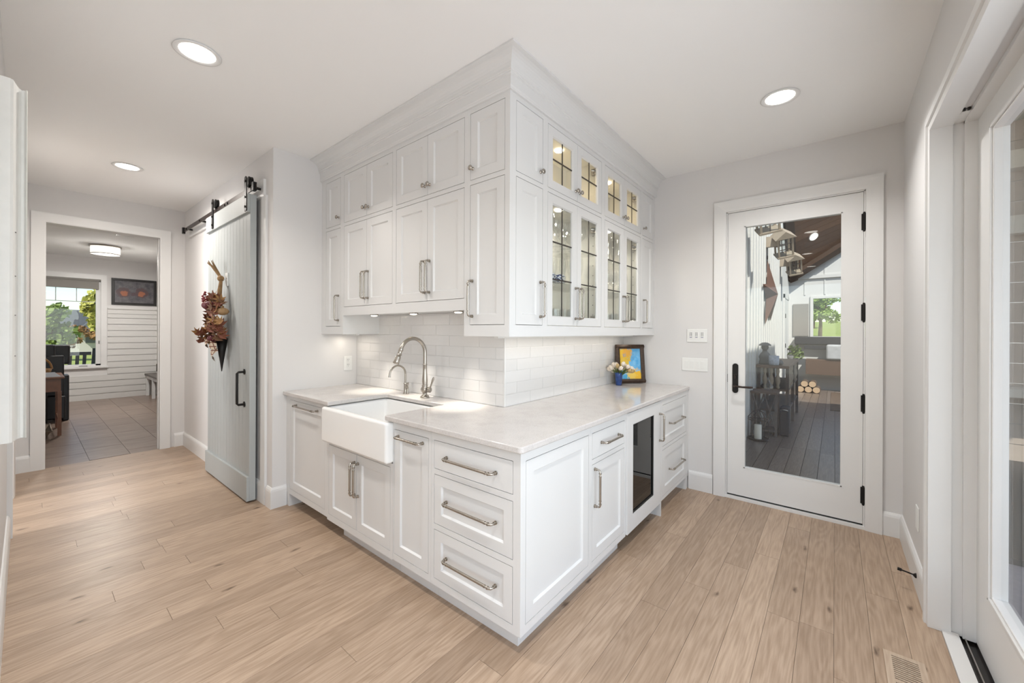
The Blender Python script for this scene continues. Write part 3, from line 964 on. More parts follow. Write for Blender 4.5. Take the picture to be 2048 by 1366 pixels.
# ---------------- base cabinets
BZ1 = 0.905
def body(P, u0, u1, dep, parent, z0=0.10, z1=BZ1, mat='cabinet_white'):
    b = MB(); ubox(b, P, u0, u1, 0.06, dep, z0 + 0.02, z1); ubox(b, P, u0, u1, 0.0212, dep, z0, z0 + 0.018)
    return b.build('body', mat, parent)
def toe(P, u0, u1, dep, parent, th=0.018):
    b = MB(); ubox(b, P, u0, u1, dep, dep + th, 0.0, 0.10)
    return b.build('toe_kick', 'cabinet_white', parent)

c = thing('dishwasher', 'panel-front dishwasher at the left end of the sink counter', 'dishwasher', (-3.15, YF + 0.3, 0), 'white base cabinets')
body(PLB, XA + 0.001, -2.805, YT - YF, c)
frame(PLB, XA + 0.001, -2.805, 0.102, BZ1, [(-3.438, -2.838, 0.145, 0.871)], c)
b = MB(); ubox(b, PLB, XA + 0.0205, -3.446, 0.0, 0.30, 0.0, 0.102); b.build('foot', 'cabinet_white', c)
d = shaker(PLB, -3.438, -2.838, 0.145, 0.871, c, w=0.062); pull(PLB, -3.13, 0.839, 0.36, d, vert=False)
toe(PLB, XA + 0.02, -2.805, 0.16, c)

c = thing('sink_cabinet', 'two-door white base cabinet under the farmhouse sink', 'cabinet', (-2.41, YF + 0.3, 0), 'white base cabinets')
body(PLB, -2.804, -2.005, YT - YF, c, z1=0.64)
frame(PLB, -2.804, -2.005, 0.088, 0.652, [(-2.783, -2.030, 0.132, 0.628)], c)
for e0, e1, hu in ((-2.783, -2.4075, -2.430), (-2.4075, -2.030, -2.385)):
    d = shaker(PLB, e0, e1, 0.132, 0.628, c); pull(PLB, hu, 0.467, 0.21, d)
b = MB(); ubox(b, PLB, -2.67, -2.006, 0.055, 0.073, 0.0, 0.088); b.build('toe_kick', 'cabinet_white', c)

c = thing('pullout_cabinet', 'narrow tall-panel pull-out base cabinet right of the farmhouse sink', 'cabinet', (-1.83, YF + 0.3, 0), 'white base cabinets')
body(PLB, -2.003, -1.658, YT - YF, c)
frame(PLB, -2.003, -1.658, 0.095, BZ1, [(-1.995, -1.679, 0.132, 0.859)], c)
d = shaker(PLB, -1.995, -1.679, 0.132, 0.859, c); pull(PLB, -1.838, 0.824, 0.222, d, vert=False)
toe(PLB, -2.003, -1.658, 0.055, c)

c = thing('drawer_cabinet', 'three-drawer white base cabinet on the outside corner', 'cabinet', (-1.36, YF + 0.3, 0), 'white base cabinets')
b = MB(); b.box(-1.657, XF - 0.06, YF + 0.06, 1.985, 0.12, BZ1).box(-1.657, XF - 0.0212, YF + 0.0212, 1.985, 0.10, 0.118); b.build('body', 'cabinet_white', c)
DR = [(0.709, 0.859, 1), (0.420, 0.681, 0), (0.132, 0.391, 0)]
frame(PLB, -1.657, XF, 0.095, BZ1, [(-1.635, -1.099, z0, z1) for z0, z1, s_ in DR], c)
for z0, z1, s_ in DR:
    d = shaker(PLB, -1.635, -1.099, z0, z1, c, name='drawer', slab=bool(s_), w=0.052)
    pull(PLB, -1.367, (z0 + z1) / 2 + (0.0 if s_ else 0.006), 0.335, d, vert=False)
frame(PRB, YF + 0.0211, 1.998, 0.095, BZ1, [(1.399, 1.979, 0.132, 0.859)], c, name='side_frame')
shaker(PRB, 1.399, 1.979, 0.132, 0.859, c, name='side_panel', w=0.058)
toe(PLB, -1.657, -1.112, 0.055, c)
b = MB(); b.box(-1.130, -1.112, YF + 0.0735, 1.998, 0, 0.0995); b.build('toe_kick', 'cabinet_white', c)

c = thing('drawer_door_cabinet', 'white base cabinet with one drawer over one door, beside the wine cooler', 'cabinet', (XF - 0.3, 2.24, 0), 'white base cabinets')
body(PRB, 1.9985, 2.481, XF - XT, c)
frame(PRB, 1.9985, 2.481, 0.095, BZ1, [(2.018, 2.461, 0.709, 0.859), (2.018, 2.461, 0.132, 0.681)], c)
d = shaker(PRB, 2.018, 2.461, 0.709, 0.859, c, name='drawer', slab=True); pull(PRB, 2.245, 0.786, 0.235, d, vert=False)
d = shaker(PRB, 2.018, 2.461, 0.132, 0.681, c); pull(PRB, 2.046, 0.546, 0.21, d)
toe(PRB, 1.9985, 2.481, 0.055, c)

c = thing('wine_cooler', 'built-in wine cooler with a dark glass door framed in white', 'cooler', (XF2 - 0.3, 2.81, 0))
for nm, q, mt in (('side_wall', (2.4825, 2.497, 0.025, 0.60, 0.105, BZ1), 'cabinet_white'), ('side_wall', (3.118, 3.1345, 0.0, 0.60, 0.0, BZ1), 'cabinet_white'), ('back_wall', (2.497, 3.118, 0.585, 0.60, 0.105, BZ1), 'gasket_grey'),
              ('bottom_wall', (2.497, 3.118, 0.03, 0.585, 0.105, 0.135), 'gasket_grey'), ('top_wall', (2.497, 3.118, 0.03, 0.585, 0.87, BZ1), 'cabinet_white')):
    b = MB(); ubox(b, PRA, *q); b.build(nm, mt, c)
gz = (2.575, 2.972, 0.210, 0.812)
dd = frame(PRA, 2.4835, 3.1165, 0.104, 0.898, [gz], c, name='door', d0=0.0, d1=0.022)
b = MB()
for q in ((gz[0], gz[0] + 0.006, gz[2], gz[3]), (gz[1] - 0.006, gz[1], gz[2], gz[3]), (gz[0], gz[1], gz[2], gz[2] + 0.008), (gz[0], gz[1], gz[3] - 0.006, gz[3])):
    ubox(b, PRA, q[0], q[1], 0.004, 0.020, q[2], q[3])
b.build('gasket', 'part_and_shade_black', dd)
b = MB(); ubox(b, PRA, gz[0], gz[1], 0.012, 0.018, gz[2], gz[3]); b.build('glass_pane', 'pane_dark', dd)
pull(PRA, 3.085, 0.700, 0.205, dd)
for k in range(5):
    b = MB(); ubox(b, PRA, 2.50, 3.115, 0.07, 0.09, 0.24 + k * 0.12, 0.262 + k * 0.12)
    for j in range(9):
        ubox(b, PRA, 2.52 + j * 0.068, 2.53 + j * 0.068, 0.09, 0.56, 0.245 + k * 0.12, 0.252 + k * 0.12)
    b.build('bottle_rack', 'table_wood', c)
b = MB(); ubox(b, PRA, 2.4825, 3.118, 0.13, 0.148, 0.0, 0.104); b.build('toe_kick', 'part_and_shade_black', c)  # black board standing in for the dark of the open recess

c = thing('refrigerator_drawers', 'two-drawer panelled unit against the wall under the light switches', 'drawers', (XF2 - 0.3, 3.5, 0))
body(PRA, 3.135, YD - 0.001, XF2 - XT, c, z0=0.112)
frame(PRA, 3.135, YD - 0.001, 0.112, BZ1, [(3.158, 3.800, 0.531, 0.859), (3.158, 3.800, 0.139, 0.504)], c)
for z0, z1 in ((0.531, 0.859), (0.139, 0.504)):
    d = shaker(PRA, 3.158, 3.800, z0, z1, c, name='drawer', w=0.06)
    pull(PRA, 3.49, (z0 + z1) / 2 - 0.005, 0.335, d, vert=False)
b = MB(); ubox(b, PRA, 3.80, YD - 0.019, 0.002, 0.3, 0.0, 0.112); b.build('foot', 'cabinet_white', c)
b = MB(); ubox(b, PRA, 3.135, 3.80, 0.10, 0.118, 0.0, 0.112); b.build('toe_kick', 'cabinet_white', c)

# ---------------- worktop with the sink notch
cx, cy, rr = -1.033, 1.334, 0.022
poly = [(XA, YT), (XA, cy), (-2.745, cy), (-2.745, 1.78), (-2.725, 1.80), (-2.070, 1.80), (-2.050, 1.78), (-2.050, cy)]
for k in range(7):
    a = -math.pi / 2 + math.pi / 2 * k / 6
    poly.append((cx - rr + rr * math.cos(a), cy + rr + rr * math.sin(a)))
poly += [(cx, YD), (XT, YD), (XT, YT)]
b = MB().prism(poly, BZ1, 0.935)
tag(b.build('worktop', 'quartz', bevel=0.006, seg=3), 'L-shaped pale quartz worktop with a notch for the sink', 'worktop')

# ---------------- farmhouse sink
sx0, sx1, sy0, sy1, sz0, sz1 = -2.803, -2.006, 1.315, 1.835, 0.655, 0.898
b = MB()
o = [(sx0, sy0), (sx1, sy0), (sx1, sy1), (sx0, sy1)]
i_ = [(sx0 + 0.058, sy0 + 0.045), (sx1 - 0.052, sy0 + 0.045), (sx1 - 0.052, sy1 - 0.035), (sx0 + 0.058, sy1 - 0.035)]
j_ = [(sx0 + 0.066, sy0 + 0.053), (sx1 - 0.060, sy0 + 0.053), (sx1 - 0.060, sy1 - 0.043), (sx0 + 0.066, sy1 - 0.043)]
vsx = [(*p, sz0) for p in o] + [(*p, sz1) for p in o] + [(*p, sz1) for p in i_] + [(*p, sz0 + 0.03) for p in j_]
fs = [(0, 1, 2, 3), (12, 13, 14, 15)]
for k in range(4):
    n_ = (k + 1) % 4
    fs += [(k, n_, 4 + n_, 4 + k), (4 + k, 4 + n_, 8 + n_, 8 + k), (8 + k, 8 + n_, 12 + n_, 12 + k)]
b.add(vsx, fs, True)
s_ = thing('farmhouse_sink', 'white fireclay apron-front sink set into the worktop', 'sink', ((sx0 + sx1) / 2, (sy0 + sy1) / 2, sz0))
b.build('basin', 'porcelain', s_, bevel=0.022, seg=5)
MB().lathe([(0.0001, 0), (0.03, 0.0), (0.042, 0.003), (0.045, 0.001)], (-2.405, 1.60, sz0 + 0.031), 18).build('drain', 'nickel', s_)

# ---------------- backsplash, tile by tile
bs = thing('tile_backsplash', 'glossy handmade white tiles on the wall behind the sink', 'backsplash', (-2.6, YT, 0.935))
MB().box(XA + 0.001, XT, YT - 0.004, YT - 0.0005, 0.935, VZ + 0.010).build('grout', 'tile_grout', bs)
bs2 = thing('tile_backsplash', 'glossy handmade white tiles below the glass-door cabinets', 'backsplash', (XT, 2.9, 0.935))
MB().box(XT + 0.0005, XT + 0.004, YT, YD - 0.001, 0.935, ZU0 - 0.001).build('grout', 'tile_grout', bs2)
TH, TL, G = 0.0775, 0.305, 0.0016
def tiles(P, u0, u1, z0, z1, off, bs):
    src = {}
    r = 0
    z = z0
    while z < z1 - 0.004:
        zt = min(z + TH, z1)
        u = u0 - ((r % 2) * 0.5 + off) * TL
        while u < u1 - 0.004:
            a, e = max(u, u0), min(u + TL, u1)
            if e - a > 0.012:
                key = (round(e - a, 4), round(zt - z, 4))
                c_ = Vector(P((a + e) / 2, 0, (z + zt) / 2))
                if key not in src:
                    b_ = MB()
                    A, B = (e - a) / 2 - G / 2, (zt - z) / 2 - G / 2
                    cc = Vector(P(0, 0, 0))
                    pts = [tuple(Vector(P(su * (A - (0.0022 if dpt < -0.0065 else 0)), dpt, sz * (B - (0.0022 if dpt < -0.0065 else 0)))) - cc + c_) for dpt in (-0.003, -0.0062, -0.0068) for su, sz in ((-1, -1), (1, -1), (1, 1), (-1, 1))]
                    f_ = [(8, 9, 10, 11)] + [(g * 4 + k, g * 4 + (k + 1) % 4, g * 4 + 4 + (k + 1) % 4, g * 4 + 4 + k) for g in (0, 1) for k in range(4)]
                    b_.add(pts, f_)
                    src[key] = b_.build('tile', 'glazed_tile', bs, origin=c_)
                else:
                    inst(src[key], bs, c_)
            u += TL
        z = zt
        r += 1
PTL = lambda u, d, z: (u, YT + d, z)
PTR = lambda u, d, z: (XT - d, u, z)
tiles(PTL, XA + 0.002, XT - 0.0005, 0.936, VZ + 0.010, 0.25, bs)
tiles(PTR, YT + 0.004, YD - 0.002, 0.936, ZU0 - 0.002, 0.1, bs2)
MB().box(XT + 0.0006, XT + 0.0085, YT - 0.0080, YT + 0.0035, 0.936, ZU0 - 0.001).build('corner_trim', 'trim_white', bs2)

# ================================================================== LIGHT FITTINGS
def downlight(x, y, label, e=12.5, zc=CEIL, sp=132, col=(1.0, 0.985, 0.965)):
    o = thing('recessed_light', label, 'light', (x, y, zc - 0.008), 'recessed ceiling lights')
    MB().lathe([(0.082, 0.008), (0.102, 0.0055), (0.104, 0.002), (0.098, 0.0), (0.080, 0.002), (0.078, 0.006)], (x, y, zc - 0.008), 32).build('trim_ring', 'trim_white', o)
    MB().lathe([(0.0001, 0.0), (0.079, 0.0)], (x, y, zc - 0.003), 32).build('lens', 'lamp_lens', o)
    lamp('recessed_lamp', 'AREA', (x, y, zc - 0.012), e, col, shape='DISK', size=0.15, spread=math.radians(sp))
    return o
downlight(-2.63, 0.573, 'large bright round recessed light in the near ceiling over the hall', col=(1.0, 0.955, 0.90))
downlight(-4.954, 0.577, 'small far recessed light toward the mudroom end of the hall', 26, sp=165, col=(1.0, 0.94, 0.87))
downlight(-0.27, 2.979, 'recessed light in the ceiling before the glass door', 13)
for k, (x, y) in enumerate(((-0.27, 0.55), (-2.6, -1.4), (-0.4, -1.4), (-2.6, -3.2), (-0.4, -3.2))):  # unseen fittings added to brighten the room
    downlight(x, y, 'added unseen fill light in the ceiling near the photographer, %s' % ('nearest', 'second', 'third', 'fourth', 'farthest')[k], 12.5)

for k, x in enumerate((-2.96, -2.434, -1.95)):
    o = thing('puck_light', ('round puck light over the left end of the sink', 'round puck light above the tall faucet', 'round puck light beside the corner cabinet')[k], 'light', (x, 1.825, VZ), 'puck lights over the sink')
    MB().lathe([(0.024, 0.004), (0.034, 0.003), (0.035, -0.004), (0.030, -0.006), (0.024, -0.003)], (x, 1.825, VZ + 0.012 - 0.004), 20).build('rim', 'nickel', o)
    MB().lathe([(0.0001, -0.004), (0.018, -0.003), (0.025, 0.001), (0.026, 0.004)], (x, 1.825, VZ - 0.001), 20).build('lens', 'puck_lens', o)
    lamp('puck_lamp', 'SPOT', (x, 1.825, VZ - 0.008), 27.0, (1.0, 0.92, 0.80), spot_size=math.radians(52), spot_blend=0.9, shadow_soft_size=0.022)
def strip(x0, x1, y0, y1, z, e, label):
    o = MB().box(x0, x1, y0, y1, z - 0.012, z).build('under_cabinet_strip', 'plastic_white')
    tag(o, label, 'light', 'under-cabinet strip lights')
    lamp('strip_lamp', 'AREA', ((x0 + x1) / 2, (y0 + y1) / 2, z - 0.014), e, (1.0, 0.90, 0.76), shape='RECTANGLE', size=x1 - x0, size_y=y1 - y0)
strip(-1.56, -1.53, 1.75, 3.75, ZU0, 1.3, 'slim light strip under the right-hand wall cabinets')
strip(-3.44, -3.20, 1.80, 1.83, ZU0, 0.5, 'slim light strip under the narrow cabinet by the alcove wall')

# ================================================================== FAUCETS
def arc(c, r, a0, a1, n, ax):
    return [(c[0], c[1] + r * math.cos(a0 + (a1 - a0) * k / n), c[2] + r * math.sin(a0 + (a1 - a0) * k / n)) for k in range(n + 1)]
fx, fy, fz = -2.379, 1.890, 0.935
f = thing('kitchen_faucet', 'tall brushed nickel gooseneck faucet with a side lever', 'faucet', (fx, fy, fz))
MB().lathe([(0.0001, 0), (0.034, 0), (0.035, 0.006), (0.030, 0.011), (0.024, 0.016), (0.018, 0.022), (0.016, 0.032), (0.021, 0.040), (0.029, 0.050), (0.031, 0.062), (0.027, 0.074), (0.020, 0.082), (0.022, 0.086), (0.022, 0.092), (0.019, 0.096)], (fx, fy, fz), 20).build('base', 'nickel', f)
MB().lathe([(0.019, 0.095), (0.021, 0.13), (0.0185, 0.16), (0.0155, 0.20), (0.0145, 0.24), (0.0165, 0.243), (0.0165, 0.249), (0.014, 0.252)], (fx, fy, fz), 20).build('column', 'nickel', f)
R_ = 0.108
pts = [(fx, fy, fz + 0.25), (fx, fy, fz + 0.335)] + arc((fx, fy - R_, fz + 0.335), R_, 0.12, math.pi * 0.90, 14, 0)
MB().tube(pts, 0.0135, 12).build('spout', 'nickel', f)
e0 = Vector(pts[-1]); e1 = (e0 - Vector(pts[-2])).normalized()
MB().tube([e0, e0 + e1 * 0.012, e0 + e1 * 0.014, e0 + e1 * 0.055, e0 + e1 * 0.058, e0 + e1 * 0.062, e0 + e1 * 0.085, e0 + e1 * 0.108, e0 + e1 * 0.110], [0.0165, 0.0165, 0.0145, 0.0155, 0.0195, 0.0195, 0.020, 0.023, 0.019], 14).build('spray_head', 'nickel', f)
pb = e0 + e1 * 0.05
MB().tube([pb, pb + Vector((0, 0.022, 0.006))], 0.006, 8).build('spray_button', 'nickel', f)
lv = MB().tube([(fx + 0.02, fy, fz + 0.062), (fx + 0.040, fy, fz + 0.062), (fx + 0.043, fy, fz + 0.062), (fx + 0.058, fy, fz + 0.062), (fx + 0.066, fy, fz + 0.062)], [0.016, 0.016, 0.021, 0.021, 0.012], 12)
lv.tube([(fx + 0.056, fy, fz + 0.070), (fx + 0.066, fy + 0.004, fz + 0.095), (fx + 0.082, fy + 0.010, fz + 0.140), (fx + 0.088, fy + 0.012, fz + 0.158)], [0.007, 0.0055, 0.0085, 0.005], 10)
lv.build('lever', 'nickel', f)
qx, qy = -2.640, 1.905
f = thing('water_tap', 'small slender nickel water tap left of the gooseneck faucet', 'faucet', (qx, qy, fz))
MB().lathe([(0.0001, 0), (0.019, 0), (0.019, 0.006), (0.015, 0.012), (0.013, 0.03), (0.0125, 0.075), (0.015, 0.079), (0.015, 0.084), (0.009, 0.088)], (qx, qy, fz), 16).build('base', 'nickel', f)
pts = [(qx, qy, fz + 0.085), (qx, qy, fz + 0.155)] + arc((qx, qy - 0.072, fz + 0.155), 0.072, 0.1, math.pi, 12, 0) + [(qx, qy - 0.145, fz + 0.142)]
MB().tube(pts, [0.0075] * (len(pts) - 2) + [0.0075, 0.0095], 10).build('spout', 'nickel', f)
b = MB().tube([(qx + 0.008, qy, fz + 0.052), (qx + 0.03, qy, fz + 0.052)], 0.009, 10)
b.tube([(qx + 0.026, qy, fz + 0.052), (qx + 0.034, qy, fz + 0.075), (qx + 0.036, qy, fz + 0.092)], [0.005, 0.004, 0.0065], 8).lathe([(0.0001, 0), (0.012, 0), (0.010, 0.008), (0.007, 0.014), (0.007, 0.045)], (qx + 0.03, qy, fz), 12)
b.build('lever', 'nickel', f)

# ================================================================== PLATES ON THE WALLS
o = thing('outlet', 'white duplex outlet on the alcove wall above the worktop', 'outlet', (XA, 1.890, 1.065))
MB().box(XA, XA + 0.006, 1.850, 1.930, 1.066, 1.198).build('plate', 'plastic_white', o, bevel=0.003)
for zz in (1.10, 1.148):
    r_ = MB().box(XA + 0.006, XA + 0.0085, 1.874, 1.906, zz, zz + 0.036).build('socket', 'plastic_white', o)
    MB().box(XA + 0.0085, XA + 0.0089, 1.882, 1.8845, zz + 0.014, zz + 0.026).box(XA + 0.0085, XA + 0.0089, 1.8955, 1.898, zz + 0.014, zz + 0.026).box(XA + 0.0085, XA + 0.0089, 1.888, 1.892, zz + 0.005, zz + 0.009).build('slots', 'part_and_shade_black', r_)
o = thing('light_switch', 'white four-gang rocker switch plate beside the glass door', 'switch', (-0.99, YD, 1.077))
MB().box(-1.101, -0.880, YD - 0.006, YD, 1.078, 1.196).build('plate', 'plastic_white', o, bevel=0.003)
for k in range(4):
    x0 = -1.076 + k * 0.0465
    MB().box(x0, x0 + 0.033, YD - 0.0072, YD - 0.006, 1.103, 1.171).build('rocker_frame', 'plastic_white', o)
    b = MB()
    b.prism([(YD - 0.006, 1.106), (YD - 0.0085, 1.106), (YD - 0.0112, 1.168), (YD - 0.006, 1.168)], x0 + 0.002, x0 + 0.031, lambda a, c_, t: (t, a, c_))
    b.build('rocker', 'plastic_white', o)
o = thing('keypad_switch', 'white three-gang keypad plate with small dark buttons above the rockers', 'switch', (-0.972, YD, 1.341))
MB().box(-1.058, -0.885, YD - 0.006, YD, 1.342, 1.461).build('plate', 'plastic_white', o, bevel=0.003)
for k in range(3):
    x0 = -1.040 + k * 0.048
    kp = MB().box(x0, x0 + 0.034, YD - 0.0078, YD - 0.006, 1.366, 1.436).build('keypad', 'plastic_white', o)
    b = MB()
    for r in range(4):
        for q in range(2):
            b.box(x0 + 0.008 + q * 0.012, x0 + 0.014 + q * 0.012, YD - 0.0086, YD - 0.0078, 1.397 + r * 0.009, 1.402 + r * 0.009)
    b.build('buttons', 'plastic_dark', kp)
    MB().box(x0 + 0.007, x0 + 0.027, YD - 0.0086, YD - 0.0078, 1.383, 1.388).build('display', 'key_dot', kp)
tag(MB().box(XR - 0.006, XR, 3.17, 3.255, 0.312, 0.445).build('wall_plate', 'plastic_white', bevel=0.003), 'blank white wall plate low on the wall beside the sliding door', 'wall plate')
o = thing('door_stop', 'black baseboard door stop near the sliding door', 'door stop', (XR - 0.017, 3.115, 0.082))
MB().tube([(XR - 0.017, 3.115, 0.09), (XR - 0.021, 3.115, 0.09), (XR - 0.030, 3.115, 0.092)], [0.014, 0.013, 0.005], 10).tube([(XR - 0.028, 3.115, 0.092), (XR - 0.078, 3.115, 0.100)], 0.0042, 8).build('rod', 'black_metal', o)
MB().tube([(XR - 0.076, 3.115, 0.0997), (XR - 0.092, 3.115, 0.102)], 0.0085, 10).build('rubber_tip', 'black_metal', o)

# floor register let into the boards
o = thing('floor_register', 'wooden slotted floor vent set into the oak boards', 'vent', (0.240, 2.30, 0.0))
b = MB()
b.box(0.174, 0.199, 2.08, 2.455, 0.0003, 0.0035).box(0.284, 0.306, 2.08, 2.455, 0.0003, 0.0035).box(0.199, 0.284, 2.430, 2.455, 0.0003, 0.0035).box(0.199, 0.284, 2.262, 2.275, 0.0003, 0.0035)
b.build('frame', 'register_wood', o)
MB().box(0.199, 0.284, 2.08, 2.430, 0.0002, 0.0006).build('opening', 'part_and_shade_black', o)  # black sheet painting the dark between the slats
src = None
for k in range(24):
    y = 2.424 - k * 0.0135
    if src is None:
        src = MB().box(0.199, 0.284, y - 0.0074, y, 0.0006, 0.0034).build('slat', 'register_wood', o, origin=(0.2415, y, 0.0006))
    else:
        inst(src, o, (0.2415, y, 0.0006))

# ================================================================== THINGS ON THE WORKTOP
T0 = 0.935
# painting in a carved frame, leaning where the two walls meet
Vb0, Vb1 = Vector((-1.628, 3.600, 0)), Vector((-1.432, 3.815, 0))
ex = (Vb1 - Vb0).normalized()
ln = (Vb1 - Vb0).length
nrm = Vector((ex.y, -ex.x, 0))
tilt = math.radians(7)
ez = (Vector((0, 0, 1)) * math.cos(tilt) - nrm * math.sin(tilt)).normalized()
ey = ez.cross(ex).normalized()
if ey.dot(nrm) > 0:
    ey = -ey
FR = Matrix(((ex.x, ey.x, ez.x, Vb0.x), (ex.y, ey.y, ez.y, Vb0.y), (ex.z, ey.z, ez.z, T0 + 0.003), (0, 0, 0, 1)))
H = 0.372
blot_picture('canvas_flowers', ((0.06, 0.34, 0.68), (0.22, 0.52, 0.78)), [
    (0.075, 0, 0.265, 0.075, (0.80, 0.50, 0.03)), (0.12, 0, 0.30, 0.045, (0.78, 0.40, 0.05)), (0.075, 0, 0.18, 0.060, (0.82, 0.55, 0.06)), (0.095, 0, 0.145, 0.04, (0.75, 0.62, 0.2)),
    (0.20, 0, 0.060, 0.070, (0.82, 0.48, 0.03)), (0.15, 0, 0.055, 0.05, (0.80, 0.55, 0.10)), (0.085, 0, 0.262, 0.020, (0.42, 0.33, 0.30)), (0.10, 0, 0.05, 0.03, (0.06, 0.42, 0.66))], noise=0.42, nscale=30)
fr = thing('framed_painting', 'small yellow and blue flower painting in a dark carved frame on the worktop', 'painting', (0, 0, 0))
fr.matrix_world = FR
ORG[fr.name] = Vector((0, 0, 0))
fw = 0.040
for q in ((0, ln, 0, fw), (0, ln, H - fw, H)):
    MB().prism([(q[2], 0.0), (q[2], -0.016), ((q[2] + q[3]) / 2, -0.028), (q[3], -0.016), (q[3], 0.0)], q[0], q[1], lambda a, c_, t: (t, c_, a)).build('frame_rail', 'frame_carved', fr)
for q in ((0, fw), (ln - fw, ln)):
    MB().prism([(q[0], 0.0), (q[0], -0.0158), ((q[0] + q[1]) / 2, -0.0278), (q[1], -0.0158), (q[1], 0.0)], fw * 0.4, H - fw * 0.4, lambda a, c_, t: (a, c_, t)).build('frame_stile', 'frame_carved', fr)
MB().box(fw - 0.002, ln - fw + 0.002, -0.008, 0.0, fw - 0.002, H - fw + 0.002).build('canvas', 'canvas_flowers', fr)
for ch in fr.children:
    ch.location = (0, 0, 0)
ORG.pop(fr.name)

# vase of tulips
vx, vy = -1.562, 3.500
v = thing('flower_vase', 'small blue art-glass vase holding cream tulips before the painting', 'vase', (vx, vy, T0))
MB().lathe([(0.0001, 0.001), (0.026, 0.001), (0.028, 0.010), (0.031, 0.05), (0.034, 0.095), (0.037, 0.118), (0.036, 0.119), (0.032, 0.09), (0.0001, 0.085)], (vx, vy, T0), 18).build('vessel', 'vase_glass', v)
random.seed(12)
for k in range(30):
    a = random.random() * 2 * math.pi
    rad = 0.022 + 0.082 * math.sqrt(random.random())
    hz = 0.185 - 0.055 * (rad / 0.10) ** 2 + random.uniform(-0.012, 0.02)
    tip = Vector((vx + 0.022 + rad * math.cos(a) * 0.95, vy - 0.02 + rad * math.sin(a) * 0.75, T0 + hz))
    foot = Vector((vx + 0.018 * math.cos(a), vy + 0.018 * math.sin(a), T0 + 0.085))
    mid = (tip + foot) / 2 + Vector((0, 0, 0.012))
    st = MB().tube([foot, mid, tip], 0.0022, 5).build('stem', 'stem_green', v)
    d_ = (tip - mid).normalized()
    q = d_.to_track_quat('Z', 'Y').to_matrix().to_4x4()
    T = Matrix.Translation(tip) @ q
    MB().lathe([(0.004, -0.006), (0.014, 0.002), (0.0185, 0.015), (0.0170, 0.028), (0.0105, 0.039), (0.004, 0.038)], n=7, T=T).build('tulip_head', 'petal_cream' if k % 4 else 'petal_gold', st)
for k in range(7):
    a = k * 0.9
    b = MB()
    p0 = Vector((vx + 0.02 * math.cos(a), vy + 0.02 * math.sin(a), T0 + 0.11))
    p1 = p0 + Vector((0.045 * math.cos(a), 0.04 * math.sin(a), 0.035))
    s_ = Vector((-math.sin(a), math.cos(a), 0)) * 0.010
    b.add([p0, (p0 + p1) / 2 + s_, p1, (p0 + p1) / 2 - s_ + Vector((0, 0, 0.003))], [(0, 1, 2, 3)])
    b.build('leaf', 'stem_green', v)

# glassware and china inside the display cabinets
def stemware(name, label, prof, mat, grp, cat='glass'):
    o = MB().lathe(prof, (0, 0, 0), 14).build(name, mat, origin=(0, 0, 0))
    tag(o, label, cat, grp)
    return o
wine_p = [(0.0001, 0.002), (0.034, 0.001), (0.030, 0.004), (0.006, 0.010), (0.0042, 0.03), (0.0042, 0.085), (0.010, 0.094), (0.030, 0.112), (0.040, 0.140), (0.039, 0.172), (0.033, 0.200)]
tum_p = [(0.0001, 0.004), (0.030, 0.003), (0.032, 0.010), (0.036, 0.07), (0.039, 0.125)]
flute_p = [(0.0001, 0.002), (0.030, 0.001), (0.005, 0.008), (0.004, 0.08), (0.012, 0.10), (0.023, 0.14), (0.024, 0.19), (0.021, 0.225)]
zs_ = {'bottom': LZ0 - 0.003, 'middle': 1.7535, 'top': 2.0135}
cabn = {'near': (2.055, 2.69), 'far': (2.83, 3.46)}
pro = {'wine': wine_p, 'tum': tum_p, 'flute': flute_p}
kindname = {'wine': 'wine_glass', 'tum': 'tumbler', 'flute': 'flute_glass'}
words = {'wine': 'clear stemmed wine glass', 'tum': 'clear straight-sided tumbler', 'flute': 'clear slender flute glass'}
first = {}
plan = [('near', 'bottom', 'tum'), ('near', 'top', 'wine'), ('near', 'middle', 'flute'), ('far', 'bottom', 'tum'), ('far', 'middle', 'wine'), ('far', 'top', 'flute')]
for cab_, shelf, kd in plan:
    y0, y1 = cabn[cab_]
    lo = y0 + (0.30 if (cab_, shelf) == ('near', 'middle') else 0.0)
    n_ = 6 if lo == y0 else 3
    lab = '%s on the %s shelf of the %s glass-door cabinet' % (words[kd], shelf, 'corner-side' if cab_ == 'near' else 'switch-side')
    grp = '%s glasses, %s shelf, %s cabinet' % (kd, shelf, cab_)
    for r, xx in enumerate((-1.475, -1.585)):
        for k in range(n_):
            loc = (xx, lo + (y1 - lo) * (k + 0.3 + 0.35 * r) / n_, zs_[shelf])
            if kd not in first:
                first[kd] = stemware(kindname[kd], lab, pro[kd], 'cup_glass', grp)
                first[kd].location = loc
            else:
                dup(first[kd], loc, lab, grp)
def china_mat():
    m, nt, b_ = nmat('china_blue')
    tc = N(nt, 'ShaderNodeTexCoord'); n1 = N(nt, 'ShaderNodeTexNoise', Scale=70.0, Detail=2.0)
    nt.links.new(tc.outputs['Object'], n1.inputs['Vector'])
    rp = N(nt, 'ShaderNodeValToRGB')
    rp.color_ramp.interpolation = 'CONSTANT'
    rp.color_ramp.elements[0].color = (0.03, 0.05, 0.16, 1); rp.color_ramp.elements[1].position = 0.5; rp.color_ramp.elements[1].color = (0.72, 0.74, 0.78, 1)
    nt.links.new(n1.outputs[0], rp.inputs[0]); nt.links.new(rp.outputs[0], b_.inputs['Base Color'])
    b_.inputs['Roughness'].default_value = 0.15
china_mat()
cz = zs_['middle']
